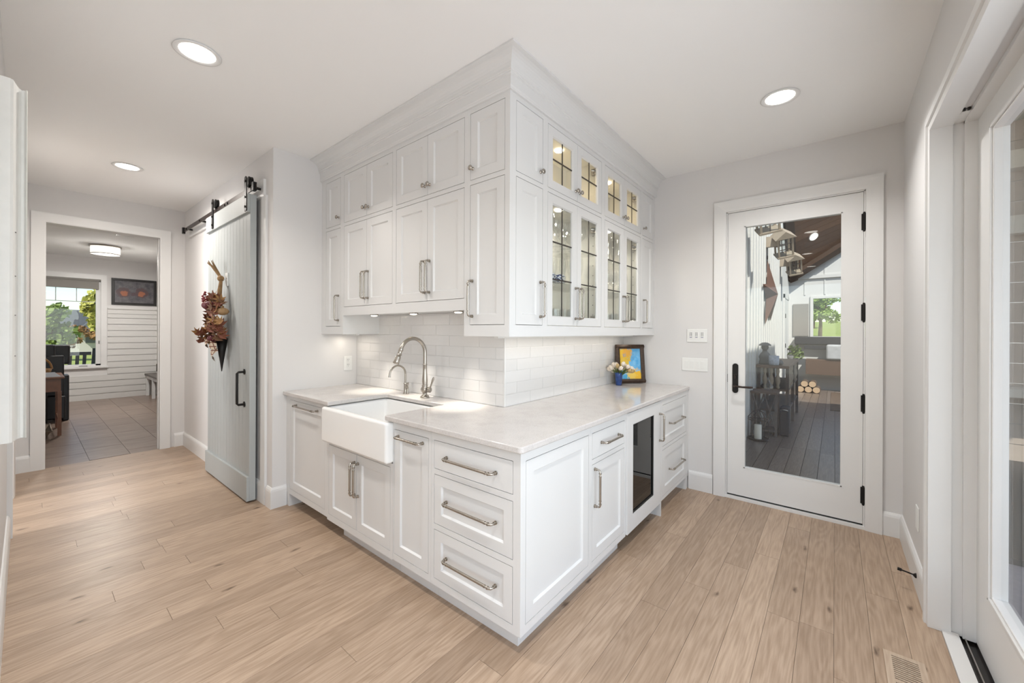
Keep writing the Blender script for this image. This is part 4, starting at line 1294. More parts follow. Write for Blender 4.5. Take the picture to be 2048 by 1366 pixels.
for k, (yy, xx) in enumerate(((2.075, -1.44), (2.165, -1.45), (2.262, -1.44))):
    o = thing('teacup', ('blue and white teacup nearest the corner behind the leaded glass', 'blue and white teacup stacked in the middle behind the leaded glass', 'blue and white teacup beside the lead bar, farthest of three')[k], 'cup', (xx, yy, cz), 'blue and white china')
    MB().lathe([(0.0001, 0.001), (0.022, 0.001), (0.050, 0.010), (0.052, 0.012), (0.02, 0.007)], (xx, yy, cz), 16).build('saucer', 'china_blue', o)
    MB().lathe([(0.016, 0.008), (0.018, 0.012), (0.030, 0.030), (0.036, 0.058), (0.035, 0.058), (0.027, 0.030), (0.0001, 0.014)], (xx, yy, cz), 16).build('cup', 'china_blue', o)
    MB().tube([(xx + 0.03, yy, cz + 0.05), (xx + 0.05, yy, cz + 0.045), (xx + 0.05, yy, cz + 0.028), (xx + 0.028, yy, cz + 0.022)], 0.003, 6).build('handle', 'china_blue', o)
o = thing('serving_bowl', 'black-lined glass bowl in the upper leaded cabinet near the corner', 'bowl', (-1.525, 2.20, TZ0 - 0.003))
MB().lathe([(0.0001, 0.002), (0.04, 0.002), (0.045, 0.012), (0.075, 0.05), (0.098, 0.10)], (-1.525, 2.20, TZ0 - 0.003), 24).build('bowl', 'cup_glass', o)
MB().lathe([(0.098, 0.099), (0.1005, 0.100), (0.1005, 0.104), (0.097, 0.104)], (-1.525, 2.20, TZ0 - 0.003), 24).build('rim_band', 'leading', o)
MB().lathe([(0.076, 0.050), (0.0785, 0.051), (0.079, 0.054), (0.076, 0.054)], (-1.525, 2.20, TZ0 - 0.003), 24).build('lower_band', 'leading', o)

# ================================================================== BARN DOOR
bd = thing('barn_door', 'pale grey sliding barn door of vertical boards with raised top and bottom rails', 'door', (-4.365, 1.19, 0.012))
bx0, bx1, by0, by1, bz0, bz1 = -4.955, -3.765, 1.176, 1.222, 0.014, 2.565
nb = 14
bw = (bx1 - 0.0 - bx0) / nb
for k in range(nb):
    x0 = bx0 + k * bw
    g = 0.0022
    MB().prism([(x0 + 0.0002, by1), (x0 + 0.0002, by0 + 0.004), (x0 + g, by0), (x0 + bw - g, by0), (x0 + bw - 0.0002, by0 + 0.004), (x0 + bw - 0.0002, by1)], bz0, bz1).build('board', 'barn_paint', bd)
MB().box(bx0 - 0.004, bx1 + 0.002, by0 - 0.020, by0 - 0.0005, 2.415, bz1 + 0.002).build('top_rail', 'barn_paint', bd, bevel=0.002)
MB().box(bx0 - 0.004, bx1 + 0.002, by0 - 0.020, by0 - 0.0005, bz0, 0.215).build('bottom_rail', 'barn_paint', bd, bevel=0.002)
hx = -3.885
MB().tube([(hx, by0, 1.080), (hx, by0 - 0.045, 1.080), (hx, by0 - 0.055, 1.070), (hx, by0 - 0.055, 0.815), (hx, by0 - 0.045, 0.805), (hx, by0, 0.805)], 0.010, 10).tube([(hx, by0, 1.080), (hx, by0 - 0.005, 1.080)], 0.024, 14).tube([(hx, by0, 0.805), (hx, by0 - 0.005, 0.805)], 0.024, 14).build('handle', 'black_metal', bd)
for sx in (-4.72, -3.80):
    st = MB().box(sx - 0.024, sx + 0.024, by0 - 0.027, by0 - 0.0205, 2.425, 2.69)
    wheel = MB()
    st.prism([(math.cos(a * math.pi / 8) * 0.024, math.sin(a * math.pi / 8) * 0.024) for a in range(9)], by0 - 0.027, by0 - 0.0205, lambda a, c_, t: (sx + a, t, 2.69 + c_))
    s2 = st.build('hanger_strap', 'black_metal', bd)
    TW = Matrix.Translation((sx, by0 + 0.008, 2.672)) @ Matrix.Rotation(math.pi / 2, 4, 'X')
    MB().lathe([(0.0001, -0.013), (0.046, -0.013), (0.046, -0.006), (0.038, 0.0), (0.046, 0.006), (0.046, 0.013), (0.0001, 0.013)], n=24, T=TW).build('wheel', 'black_metal', s2)
    for zz in (2.46, 2.54):
        MB().tube([(sx, by0 - 0.026, zz), (sx, by0 - 0.034, zz)], 0.0095, 6).build('bolt', 'black_metal', s2)
    MB().tube([(sx, by0 - 0.026, 2.672), (sx, by0 - 0.033, 2.672)], 0.011, 6).build('bolt', 'black_metal', s2)
MB().box(bx0 + 0.01, bx0 + 0.05, by0 + 0.005, by1 - 0.005, 0.003, bz0 + 0.001).build('floor_guide', 'black_metal', bd)
rl = thing('barn_door_rail', 'black steel rail above the barn door', 'rail', (-4.75, 1.19, 2.59))
MB().box(-6.02, -3.66, by0 + 0.004, by0 + 0.012, 2.590, 2.631).build('bar', 'bronze', rl)
for xx in (-5.85, -5.30, -4.45, -4.37, -3.72):
    MB().tube([(xx, by0 + 0.012, 2.610), (xx, YB - 0.020, 2.610)], 0.011, 10).build('standoff', 'black_metal', rl)
    MB().tube([(xx, by0 + 0.004, 2.610), (xx, by0 - 0.003, 2.610)], 0.010, 6).build('bolt', 'black_metal', rl)
for xx in (-5.98, -3.69):
    MB().box(xx - 0.02, xx + 0.02, by0 - 0.010, by0 + 0.016, 2.575, 2.645).build('end_stop', 'black_metal', rl)
hb = struct('trim_4', 'white board and casing around the barn door opening')
MB().box(-6.05, -3.655, YB - 0.019, YB, 2.545, 2.685).build('header_board', 'trim_white', hb)
MB().box(-3.705, -3.615, YB - 0.018, YB, 0.0, 2.5445).build('casing_leg', 'trim_white', hb)

# autumn swag hanging on the barn door
sw = thing('autumn_swag', 'autumn door swag of rust leaves, gourds and raffia in a black cone', 'wreath', (-4.33, 1.13, 1.07))
random.seed(5)
MB().lathe([(0.003, 1.06), (0.011, 1.12), (0.028, 1.24), (0.046, 1.36), (0.043, 1.36), (0.025, 1.24)], (-4.31, 1.125, 0), 14).build('cone', 'black_metal', sw)
MB().box(-4.37, -4.31, by0 - 0.012, by0 - 0.0005, 1.84, 1.96).tube([(-4.34, by0 - 0.01, 1.90), (-4.34, by0 - 0.04, 1.895), (-4.34, by0 - 0.045, 1.92)], 0.006, 8).build('hook', 'plastic_white', sw)
b = MB()
for k in range(16):
    dx, dy = random.uniform(-0.018, 0.018), random.uniform(-0.009, 0.009)
    b.tube([(-4.335 + dx, 1.105 + dy, 1.62), (-4.345 + dx, 1.115 + dy * 1.2, 1.80), (-4.35 + dx * 0.6, 1.128 + dy * 0.6, 1.905), (-4.385 + dx * 0.9, 1.11 + dy, 1.955), (-4.43 + dx * 1.4, 1.085 + dy * 1.6, 2.02), (-4.455 + dx * 2.4, 1.068 + dy * 2.5, 2.06 + random.uniform(-0.02, 0.02))], [0.007, 0.007, 0.006, 0.006, 0.005, 0.002], 5)
b.build('raffia_tail', 'raffia', sw)
TK = Matrix.Translation((-4.352, 1.125, 1.905))
MB().ball((0, 0, 0), 0.034, 10, (0.9, 0.8, 0.85), T=TK).build('raffia_knot', 'raffia', sw)
def gourd(loc, r, mat):
    b = MB()
    n, m_ = 24, 8
    vs_ = []
    for i in range(m_ + 1):
        t = math.pi * i / m_
        for k in range(n):
            a = 2 * math.pi * k / n
            rr_ = math.sin(t) * (1 + 0.10 * math.cos(a * 8)) * r
            vs_.append((loc[0] + rr_ * math.cos(a), loc[1] + rr_ * math.sin(a), loc[2] - math.cos(t) * r * 0.75))
    b.add(vs_, [(i * n + k, i * n + (k + 1) % n, (i + 1) * n + (k + 1) % n, (i + 1) * n + k) for i in range(m_) for k in range(n)], True)
    o = b.build('gourd', mat, sw)
    MB().tube([(loc[0], loc[1], loc[2] + r * 0.68), (loc[0] + 0.01, loc[1], loc[2] + r * 1.05)], [0.011, 0.007], 6).build('gourd_stem', 'raffia', o)
gourd((-4.36, 1.045, 1.655), 0.056, 'pumpkin_wine')
gourd((-4.22, 1.105, 1.60), 0.046, 'pumpkin_tan')
gourd((-4.47, 1.060, 1.68), 0.038, 'petal_gold')
gourd((-4.30, 1.055, 1.36), 0.040, 'pumpkin_wine')
def leaf_mesh(rad, mat, name='maple_leaf'):
    pts = []
    lobes = [(90, 1.0), (66, 0.42), (42, 0.86), (20, 0.40), (-8, 0.70), (-40, 0.34), (-80, 0.30), (-100, 0.30), (-140, 0.34), (188, 0.70), (160, 0.40), (138, 0.86), (114, 0.42)]
    for a, q in lobes:
        pts.append((math.cos(math.radians(a)) * q * rad, math.sin(math.radians(a)) * q * rad, (0.18 if q > 0.6 else 0.0) * rad))
    b = MB()
    b.add([(0, 0, 0.0)] + pts, [(0, i + 1, (i + 1) % len(pts) + 1) for i in range(len(pts))])
    return b.build(name, mat, sw, origin=(0, 0, 0))
lm = [leaf_mesh(0.072, 'leaf_rust'), leaf_mesh(0.070, 'leaf_ochre'), leaf_mesh(0.066, 'leaf_brown'), leaf_mesh(0.060, 'leaf_rust')]
spots = []
for k in range(96):
    zz = random.uniform(1.31, 1.74)
    wdt = 0.150 * math.sin(math.pi * (zz - 1.20) / 0.62) ** 0.6 * random.uniform(0.65, 1.0)
    a = random.uniform(math.pi * 0.98, math.pi * 2.02)
    spots.append(((-4.33 + wdt * math.cos(a) * 1.15, min(1.095, 1.115 + wdt * math.sin(a) * 0.72), zz), a))
spots += [((-4.52, 1.02, 1.40), 3.6), ((-4.58, 1.00, 1.405), 3.5), ((-4.47, 1.01, 1.36), 3.9), ((-4.42, 0.99, 1.33), 4.3), ((-4.54, 1.04, 1.34), 3.6)]
for k, (loc, a) in enumerate(spots):
    rot = (random.uniform(0.6, 1.7), random.uniform(-0.7, 0.7), a + math.pi / 2 + random.uniform(-0.6, 0.6))
    if k < len(lm):
        lm[k].location = Vector(loc) - ORG[sw.name]
        lm[k].rotation_euler = rot
    else:
        inst(lm[k % 4], sw, loc, rot, 'maple_leaf')
b = MB()
for k in range(34):
    b.ball((-4.43 + random.gauss(0, 0.05), 1.05 + random.gauss(0, 0.03), 1.735 + random.gauss(0, 0.022)), random.uniform(0.009, 0.013), 6)
b.build('berry_cluster', 'berry_red', sw)
def plaid():
    m, nt, b_ = nmat('plaid_ribbon')
    tc = N(nt, 'ShaderNodeTexCoord')
    sp = N(nt, 'ShaderNodeSeparateXYZ')
    nt.links.new(tc.outputs['Object'], sp.inputs[0])
    outs = []
    for ax in (0, 2):
        mu = N(nt, 'ShaderNodeMath', _operation='MULTIPLY'); mu.inputs[1].default_value = 28.0
        fr_ = N(nt, 'ShaderNodeMath', _operation='FRACT')
        gt = N(nt, 'ShaderNodeMath', _operation='LESS_THAN'); gt.inputs[1].default_value = 0.22
        nt.links.new(sp.outputs[ax], mu.inputs[0]); nt.links.new(mu.outputs[0], fr_.inputs[0]); nt.links.new(fr_.outputs[0], gt.inputs[0])
        outs.append(gt)
    mx = N(nt, 'ShaderNodeMath', _operation='MAXIMUM')
    nt.links.new(outs[0].outputs[0], mx.inputs[0]); nt.links.new(outs[1].outputs[0], mx.inputs[1])
    mc = N(nt, 'ShaderNodeMix', _data_type='RGBA')
    mc.inputs[6].default_value = (0.58, 0.48, 0.36, 1); mc.inputs[7].default_value = (0.16, 0.05, 0.03, 1)
    nt.links.new(mx.outputs[0], mc.inputs[0]); nt.links.new(mc.outputs[2], b_.inputs['Base Color'])
    b_.inputs['Roughness'].default_value = 0.8
plaid()
for k, (cx_, cy_, cz_, an) in enumerate(((-4.40, 1.055, 1.33, 0.5), (-4.30, 1.065, 1.31, -0.4), (-4.33, 1.085, 1.22, 0.9))):
    b = MB()
    n = 9
    vs_ = []
    for i in range(n):
        t = i / (n - 1)
        px_ = (t - 0.5) * 0.13
        bul = math.sin(t * math.pi) * 0.035
        for s_ in (-1, 1):
            vs_.append((cx_ + px_ * math.cos(an) - s_ * 0.034 * math.sin(an), cy_ - bul, cz_ + px_ * math.sin(an) + s_ * 0.034 * math.cos(an)))
    b.add(vs_, [(2 * i, 2 * i + 1, 2 * i + 3, 2 * i + 2) for i in range(n - 1)], True)
    b.build('ribbon_loop', 'plaid_ribbon', sw)

# ================================================================== MOULDED FRAME ON THE HALL WALL (edge-on at the picture's side)
wf = thing('wall_frame', 'thick white painted wooden frame hanging on the hall wall beside the photographer', 'frame', (-2.45, YL, 1.075))
pf = [(0, 0), (0, 0.046), (0.006, 0.052), (0.030, 0.056), (0.060, 0.062), (0.072, 0.068), (0.070, 0.074), (0.058, 0.079), (0.066, 0.0805), (0.110, 0.0805), (0.120, 0.070), (0.135, 0.050), (0.135, 0.0)]
fx1, fx0, fz0, fz1 = -2.000, -2.90, 1.075, 2.216
def rectpath(fns, nm):
    b = MB()
    m = len(pf)
    b.add([fn(a, t) for fn in fns for a, t in pf], [(i * m + k, i * m + k + 1, (i + 1) * m + k + 1, (i + 1) * m + k) for i in range(len(fns) - 1) for k in range(m - 1)])
    b.build(nm, 'paint_old_white', wf)
rectpath([lambda a, t: (fx1 - a, YL + t, fz0 + a * 0), lambda a, t: (fx1 - a, YL + t, fz1)], 'frame_stile')
rectpath([lambda a, t: (fx0 + a, YL + t, fz0), lambda a, t: (fx0 + a, YL + t, fz1)], 'frame_stile')
rectpath([lambda a, t: (fx1 - 0.135, YL + t * 0.97, fz1 - 0.004 - a), lambda a, t: (fx0 + 0.135, YL + t * 0.97, fz1 - 0.004 - a)], 'frame_rail')
rectpath([lambda a, t: (fx1 - 0.135, YL + t * 0.97, fz0 + 0.004 + a), lambda a, t: (fx0 + 0.135, YL + t * 0.97, fz0 + 0.004 + a)], 'frame_rail')
for zz in (fz0, fz1):
    MB().add([(fx1 - a, YL + t, zz) for a, t in pf], [tuple(range(len(pf)))]).build('end_grain', 'paint_old_white', wf)
MB().box(fx0 + 0.10, fx1 - 0.10, YL + 0.010, YL + 0.016, fz0 + 0.10, fz1 - 0.10).build('picture', 'paint_old_white', wf)
for zz in (1.74, 1.60, 1.475, 1.345):
    MB().box(fx1 - 0.06, fx1 - 0.028, YL + 0.050, YL + 0.0585, zz, zz + 0.002).build('split_line', 'weathered_grey', wf)

# ================================================================== MUDROOM beyond the cased opening
XM = -11.79
MY0, MY1 = -1.5, 1.93
XM1 = XE - 0.14
fm = struct('floor_mudroom', 'brown stone-look tile floor of the mudroom')
MB().box(XM, XM1 + 0.13, MY0, MY1, -0.06, -0.004).build('grout_bed', 'weathered_grey', fm)
tw, tl = 0.325, 0.605
src = {}
ny = 0
y = 0.447 - tw * 6
while y < MY1:
    y0, y1 = max(y, MY0), min(y + tw, MY1)
    off = (ny % 3) * 0.21
    x = XM1 + 0.125 + tl - off - 0.02
    first_ = True
    while x > XM:
        x0 = max(x - tl, XM)
        xa, xb = x0 + 0.002, min(x, XM1 + 0.125) - 0.002
        if xb - xa > 0.02 and y1 - y0 > 0.02:
            MB().box(xa, xb, y0 + 0.002, y1 - 0.002, -0.010, 0.0).build('tile', 'floor_tile', fm)
        x -= tl
    x0 = XM1 + 0.125
    if off:
        pass
    y += tw
    ny += 1
WY0, WY1, WZ0, WZ1 = -0.02, 0.985, 0.70, 2.47      # window opening
w = MB()
w.box(XM - 0.16, XM, MY0, WY0, 0, CEIL).box(XM - 0.16, XM, WY1, MY1 + 0.1, 0, CEIL).box(XM - 0.16, XM, WY0, WY1, 0, WZ0).box(XM - 0.16, XM, WY0, WY1, WZ1, CEIL)
wmf = ks(w.build('wall_mudroom_far', 'wall_paint'), 'mudroom wall with shiplap boards and a window')
ks(MB().box(XM - 0.16, XM1, MY1, MY1 + 0.12, 0, CEIL).build('wall_mudroom_right', 'wall_paint'))
ks(MB().box(XM - 0.16, XM1, MY0 - 0.12, MY0, 0, CEIL).build('wall_mudroom_left', 'wall_paint'))
ks(MB().box(XM - 0.3, XM1 + 0.14, MY0 - 0.15, MY1 + 0.15, CEIL, CEIL + 0.2).build('ceiling_mudroom', 'ceiling_paint'))
# shiplap boards
LEDGE = 1.885
z = 0.115
MB().box(XM, XM + 0.022, MY0, MY1, 0.0, 0.112).build('base_board', 'shiplap_white', wmf)
while z < LEDGE - 0.16:
    z1 = min(z + 0.1305, LEDGE - 0.11)
    for y0, y1 in (((MY0, WY0 - 0.09), (WY1 + 0.095, MY1)) if z1 > WZ0 - 0.08 else ((MY0, MY1),)):
        if z < WZ0 - 0.08 < z1 and False:
            continue
        MB().box(XM, XM + 0.020, y0, y1, z + 0.008, z1 - 0.006).build('shiplap_board', 'shiplap_white', wmf)
    z = z1
for y0, y1 in ((MY0, WY0 - 0.09), (WY1 + 0.095, MY1)):
    MB().box(XM, XM + 0.024, y0, y1, LEDGE - 0.11, LEDGE - 0.012).build('top_board', 'shiplap_white', wmf)
    MB().box(XM, XM + 0.045, y0, y1, LEDGE - 0.012, LEDGE + 0.008).build('ledge', 'shiplap_white', wmf)
# window
wi = struct('window_1', 'white mudroom window with small upper panes')
for nm, q in (('casing', (WY0 - 0.085, WY0, WZ0 - 0.02, WZ1 + 0.10)), ('casing', (WY1, WY1 + 0.085, WZ0 - 0.02, WZ1 + 0.10)), ('casing', (WY0, WY1, WZ1, WZ1 + 0.10))):
    MB().box(XM, XM + 0.022, q[0], q[1], q[2], q[3]).build(nm, 'trim_white', wi)
MB().box(XM - 0.02, XM + 0.05, WY0 - 0.11, WY1 + 0.11, WZ0 - 0.05, WZ0 - 0.018).build('window_sill', 'trim_white', wi)
for q in ((WY0, WY0 + 0.065, WZ0, WZ1), (WY1 - 0.070, WY1, WZ0, WZ1), (WY0, WY1, WZ0 - 0.018, WZ0 + 0.03), (WY0, WY1, WZ1 - 0.05, WZ1)):
    MB().box(XM - 0.09, XM - 0.02, *q).build('sash_bar', 'trim_white', wi)
MB().box(XM - 0.066, XM - 0.061, WY0 + 0.06, WY1 - 0.065, WZ0 + 0.02, WZ1 - 0.04).build('glass_pane', 'pane_glass', wi)
MB().box(XM - 0.064, XM - 0.05, WY0 + 0.06, WY1 - 0.065, 2.000, 2.012).build('muntin', 'gasket_grey', wi)
for yy in (0.12, 0.371, 0.647):
    MB().box(XM - 0.064, XM - 0.05, yy - 0.006, yy + 0.006, 2.012, WZ1 - 0.05).build('muntin', 'gasket_grey', wi)
MB().box(XM - 0.02, XM - 0.005, 0.955, 0.965, 1.15, 1.21).build('latch', 'bronze', wi)
MB().box(XM - 0.02, XM + 0.02, 0.68, 0.80, WZ0 + 0.005, WZ0 + 0.02).build('crank', 'trim_white', wi)
bl = thing('roman_blind', 'folded grey fabric blind at the head of the mudroom window', 'blind', (XM, 0.45, 2.27))
for k in range(4):
    MB().box(XM - 0.018 + 0.004 * k, XM + 0.012 + 0.005 * k, WY0 + 0.005, WY1 - 0.03, 2.285 + 0.035 * (3 - k) - (0.02 if k == 3 else 0), 2.46 - k * 0.012).build('fold', 'blind_grey', bl, bevel=0.006)
MB().box(XM - 0.018, XM + 0.034, WY0 + 0.005, WY1 - 0.005, 2.432, 2.468).build('head_rail', 'blind_grey', bl)

# dark framed picture above the ledge
pc = thing('framed_print', 'dark framed picture with two orange glows above the shiplap', 'picture', (XM, 1.49, 1.968))
py0, py1, pz0, pz1 = 1.137, 1.847, 1.970, 2.528
for q in ((py0, py1, pz0, pz0 + 0.048), (py0, py1, pz1 - 0.048, pz1), (py0, py0 + 0.048, pz0 + 0.048, pz1 - 0.048), (py1 - 0.048, py1, pz0 + 0.048, pz1 - 0.048)):
    MB().box(XM + 0.002, XM + 0.034, *q).build('frame_bar', 'frame_black', pc, bevel=0.004)
blot_picture('print_dusk', ((0.055, 0.055, 0.065), (0.15, 0.14, 0.15)), [
    (0.02, -0.17, 0.27, 0.105, (0.09, 0.055, 0.06)), (0.02, 0.115, 0.27, 0.105, (0.09, 0.055, 0.06)), (0.02, -0.165, 0.245, 0.055, (0.34, 0.12, 0.06)), (0.02, 0.11, 0.245, 0.055, (0.34, 0.12, 0.06)), (0.02, -0.02, 0.24, 0.04, (0.08, 0.05, 0.06))], noise=0.30, nscale=11)
MB().box(XM + 0.002, XM + 0.018, py0 + 0.046, py1 - 0.046, pz0 + 0.046, pz1 - 0.046).build('print', 'print_dusk', pc)

# bench
bn = thing('bench', 'white mudroom bench with a dark wooden seat', 'bench', (-10.6, 1.80, 0))
MB().box(-11.76, -9.4, 1.655, 1.922, 0.44, 0.482).build('seat', 'bench_top', bn, bevel=0.004)
MB().box(-11.74, -9.42, 1.675, 1.695, 0.38, 0.4395).build('apron', 'trim_white', bn)
for xx in (-11.70, -11.05, -10.3, -9.5):
    MB().box(xx - 0.03, xx + 0.03, 1.672, 1.722, 0.0, 0.4395).build('leg', 'trim_white', bn)

# drum ceiling lamp
dl = thing('drum_ceiling_lamp', 'lit drum-shaded flush ceiling lamp in the mudroom', 'lamp', (-9.95, 0.885, CEIL - 0.155))
dx_, dy_ = -9.95, 0.885
MB().lathe([(0.0001, CEIL - 0.001), (0.205, CEIL - 0.001), (0.205, CEIL - 0.022), (0.0001, CEIL - 0.022)], (dx_, dy_, 0), 32).build('canopy', 'nickel', dl)
MB().lathe([(0.188, CEIL - 0.024), (0.188, CEIL - 0.150), (0.0001, CEIL - 0.150)], (dx_, dy_, 0), 32).build('shade', 'shade_lit', dl)
MB().lathe([(0.187, CEIL - 0.142), (0.192, CEIL - 0.142), (0.192, CEIL - 0.152), (0.185, CEIL - 0.152)], (dx_, dy_, 0), 32).build('rim_band', 'nickel', dl)
lamp('drum_lamp', 'AREA', (dx_, dy_, CEIL - 0.158), 52, (1.0, 0.96, 0.91), shape='DISK', size=0.34)
lamp('drum_glow', 'POINT', (dx_, dy_, CEIL - 0.24), 14, (1.0, 0.96, 0.91), shadow_soft_size=0.12)
vt = MB().box(-8.66, -8.52, 0.875, 1.085, CEIL - 0.006, CEIL - 0.0005)
tag(vt.build('ceiling_vent', 'trim_white', bevel=0.002), 'small white ceiling vent before the drum lamp', 'vent')

# side table with basket and papers, armchair behind
tb = thing('side_table', 'reddish wooden side table just inside the mudroom opening', 'table', (-8.45, 0.0, 0))
MB().box(-8.85, -8.05, -0.35, 0.335, 0.775, 0.800).build('top', 'table_wood', tb, bevel=0.004)
MB().box(-8.80, -8.10, 0.285, 0.305, 0.60, 0.7745).box(-8.80, -8.10, -0.30, -0.28, 0.60, 0.7745).box(-8.12, -8.10, -0.28, 0.285, 0.60, 0.7745).box(-8.80, -8.78, -0.28, 0.285, 0.60, 0.7745).build('apron', 'table_wood', tb)
for xx in (-8.80, -8.13):
    for yy in (-0.31, 0.275):
        MB().prism([(-0.002, 0.60), (0.042, 0.60), (0.034, 0.0), (0.010, 0.0)], yy, yy + 0.036, lambda a, c_, t: (xx + a - 0.01, t, c_)).build('leg', 'table_wood', tb)
MB().box(-8.79, -8.10, 0.28, 0.295, 0.20, 0.225).box(-8.79, -8.10, -0.30, -0.285, 0.20, 0.225).build('stretcher', 'table_wood', tb)
bk = thing('wicker_basket', 'round wicker basket with a hoop handle on the side table', 'basket', (-8.45, 0.10, 0.80))
MB().lathe([(0.0001, 0.003), (0.09, 0.003), (0.125, 0.04), (0.135, 0.09), (0.130, 0.092), (0.115, 0.04)], (-8.45, 0.10, 0.80), 20).build('bowl', 'wicker', bk)
MB().tube([(-8.45, 0.10 + 0.132 * math.cos(a), 0.885 + 0.165 * math.sin(a)) for a in [math.pi * k / 14 for k in range(15)]], 0.012, 8).build('hoop_handle', 'wicker', bk)
MB().ball((-8.42, 0.12, 0.865), 0.05, 8, (1, 1, 0.7)).ball((-8.49, 0.06, 0.865), 0.045, 8).ball((-8.47, 0.15, 0.86), 0.04, 8).build('contents', 'pumpkin_tan', bk)
b = MB()
b.add([(-8.20, 0.10, 0.801), (-8.10, 0.10, 0.801), (-8.10, 0.30, 0.801), (-8.20, 0.30, 0.801), (-8.15, 0.15, 0.86), (-8.15, 0.25, 0.86)], [(0, 1, 2, 3), (0, 1, 4), (1, 2, 5, 4), (2, 3, 5), (3, 0, 4, 5)])
tag(b.build('tissue_packet', 'paper_blue'), 'pale blue tent-shaped packet on the side table', 'packet')
bx_ = thing('metal_tray', 'shallow bronze metal bin on the tile floor below the side table', 'bin', (-8.1, 0.06, 0))
MB().add([(-8.35, -0.12, 0.002), (-7.85, -0.12, 0.002), (-7.85, 0.14, 0.002), (-8.35, 0.14, 0.002), (-8.42, -0.18, 0.13), (-7.78, -0.18, 0.13), (-7.78, 0.215, 0.13), (-8.42, 0.215, 0.13)], [(0, 1, 2, 3), (0, 1, 5, 4), (1, 2, 6, 5), (2, 3, 7, 6), (3, 0, 4, 7)]).build('pan', 'galvanised', bx_)
MB().tube([(-8.42, -0.18, 0.13), (-7.78, -0.18, 0.13), (-7.78, 0.215, 0.13), (-8.42, 0.215, 0.13), (-8.42, -0.18, 0.13)], 0.008, 6).build('rim', 'galvanised', bx_)
ac = thing('armchair', 'black armchair with a blue cushion behind the side table', 'armchair', (-9.75, 0.0, 0))
MB().box(-10.15, -9.30, -0.55, 0.40, 0.05, 0.40).build('seat_base', 'black_leather', ac, bevel=0.02, seg=3)
MB().box(-9.62, -9.36, 0.12, 0.385, 0.40, 1.03).build('backrest', 'black_leather', ac, bevel=0.02, seg=3)
MB().box(-9.74, -9.50, 0.20, 0.455, 0.88, 1.19).build('headrest', 'black_leather', ac, bevel=0.03, seg=3)
MB().box(-9.60, -9.40, -0.60, 0.30, 0.45, 1.20).build('back_panel', 'black_leather', ac, bevel=0.03, seg=3)
MB().box(-9.30, -9.20, -0.50, 0.16, 0.14, 0.60).build('cushion', 'blue_fabric', ac, bevel=0.03, seg=3)
MB().box(-9.62, -9.40, 0.36, 0.44, 0.0, 0.72).build('arm', 'black_leather', ac, bevel=0.02, seg=3)
for xx in (-9.30, -9.21):
    MB().tube([(xx, 0.20, 0.0), (xx, 0.20, 0.62)], 0.012, 6).build('leg', 'black_metal', ac)

# ================================================================== OUTSIDE, beyond the mudroom window
ks(MB().box(-90, XM - 0.2, -45, 45, -0.70, -0.55).build('ground_lawn', 'lawn'), 'sunlit lawn outside the mudroom window')
ks(MB().box(-30, -25.5, -45, 45, -0.555, -0.53).build('road', 'asphalt'), 'grey road beyond the lawn')
def foliage(name, center, size, n, leaf, mat, parent, seed):
    rnd = random.Random(seed)
    b = MB()
    blobs = [(Vector((rnd.gauss(0, 0.42) * size[0], rnd.gauss(0, 0.42) * size[1], rnd.uniform(-0.8, 0.9) * size[2])), rnd.uniform(0.28, 0.5)) for _ in range(16)]
    for k in range(n):
        c_, r_ = rnd.choice(blobs)
        d_ = Vector((rnd.gauss(0, 1), rnd.gauss(0, 1), rnd.gauss(0, 1))).normalized() * r_ * (0.55 + 0.45 * rnd.random())
        p = Vector(center) + c_ + Vector((d_.x * size[0], d_.y * size[1], d_.z * size[2]))
        a = Vector((rnd.gauss(0, 1), rnd.gauss(0, 1), rnd.gauss(0, 1))).normalized()
        q = a.orthogonal().normalized()
        w_ = a.cross(q)
        s_ = leaf * rnd.uniform(0.6, 1.4)
        b.add([p - q * s_, p + w_ * s_ * 0.6, p + q * s_, p - w_ * s_ * 0.6], [(0, 1, 2, 3)])
    return b.build(name, mat, parent)
def tree(label, loc, h, size, mat, seed, n=2600, leaf=0.16):
    t = thing('tree', label, 'tree', loc, 'trees outside')
    x, y, z = loc
    MB().tube([(x, y, z), (x + 0.05, y, z + h * 0.3), (x - 0.03, y + 0.05, z + h * 0.62)], [0.16, 0.12, 0.06], 8).build('trunk', 'bark', t)
    b = MB()
    rnd = random.Random(seed)
    for k in range(6):
        a = rnd.uniform(0, 6.28)
        b.tube([(x, y, z + h * 0.32), (x + math.cos(a) * size[0] * 0.45, y + math.sin(a) * size[1] * 0.45, z + h * 0.66)], [0.06, 0.02], 5)
    b.build('branches', 'bark', t)
    foliage('foliage', (x, y, z + h * 0.62), size, n, leaf, mat, t, seed)
    return t
tree('green-gold tree at the left of the mudroom window', (-21.5, 0.45, -0.55), 3.1, (0.9, 0.85, 0.80), 'foliage_green', 3, 2600, 0.10)
tree('yellow-green tree at the right of the mudroom window', (-19.0, 1.65, -0.55), 3.5, (0.7, 0.55, 1.05), 'foliage_gold', 4, 2600, 0.09)
tree('distant russet tree beyond the road', (-38.0, 1.6, -0.55), 2.4, (1.2, 1.5, 0.6), 'foliage_rust', 5, 1600, 0.13)
tree('distant green tree before the house beyond the road', (-41.0, 6.5, -0.55), 3.4, (1.6, 1.8, 1.0), 'foliage_green', 8, 1600, 0.22)
hs_ = thing('house', 'far house with grey gabled roofs beyond the trees', 'house', (-48, 2.0, -0.55))
MB().box(-52, -46, -4.0, 7.5, -0.55, 1.56).build('walls', 'house_wall', hs_)
MB().prism([(-4.4, 1.55), (7.9, 1.55), (6.0, 3.0), (-2.5, 3.0)], -52.3, -45.8, lambda a, c_, t: (t, a, c_)).build('roof', 'roof_slate', hs_)
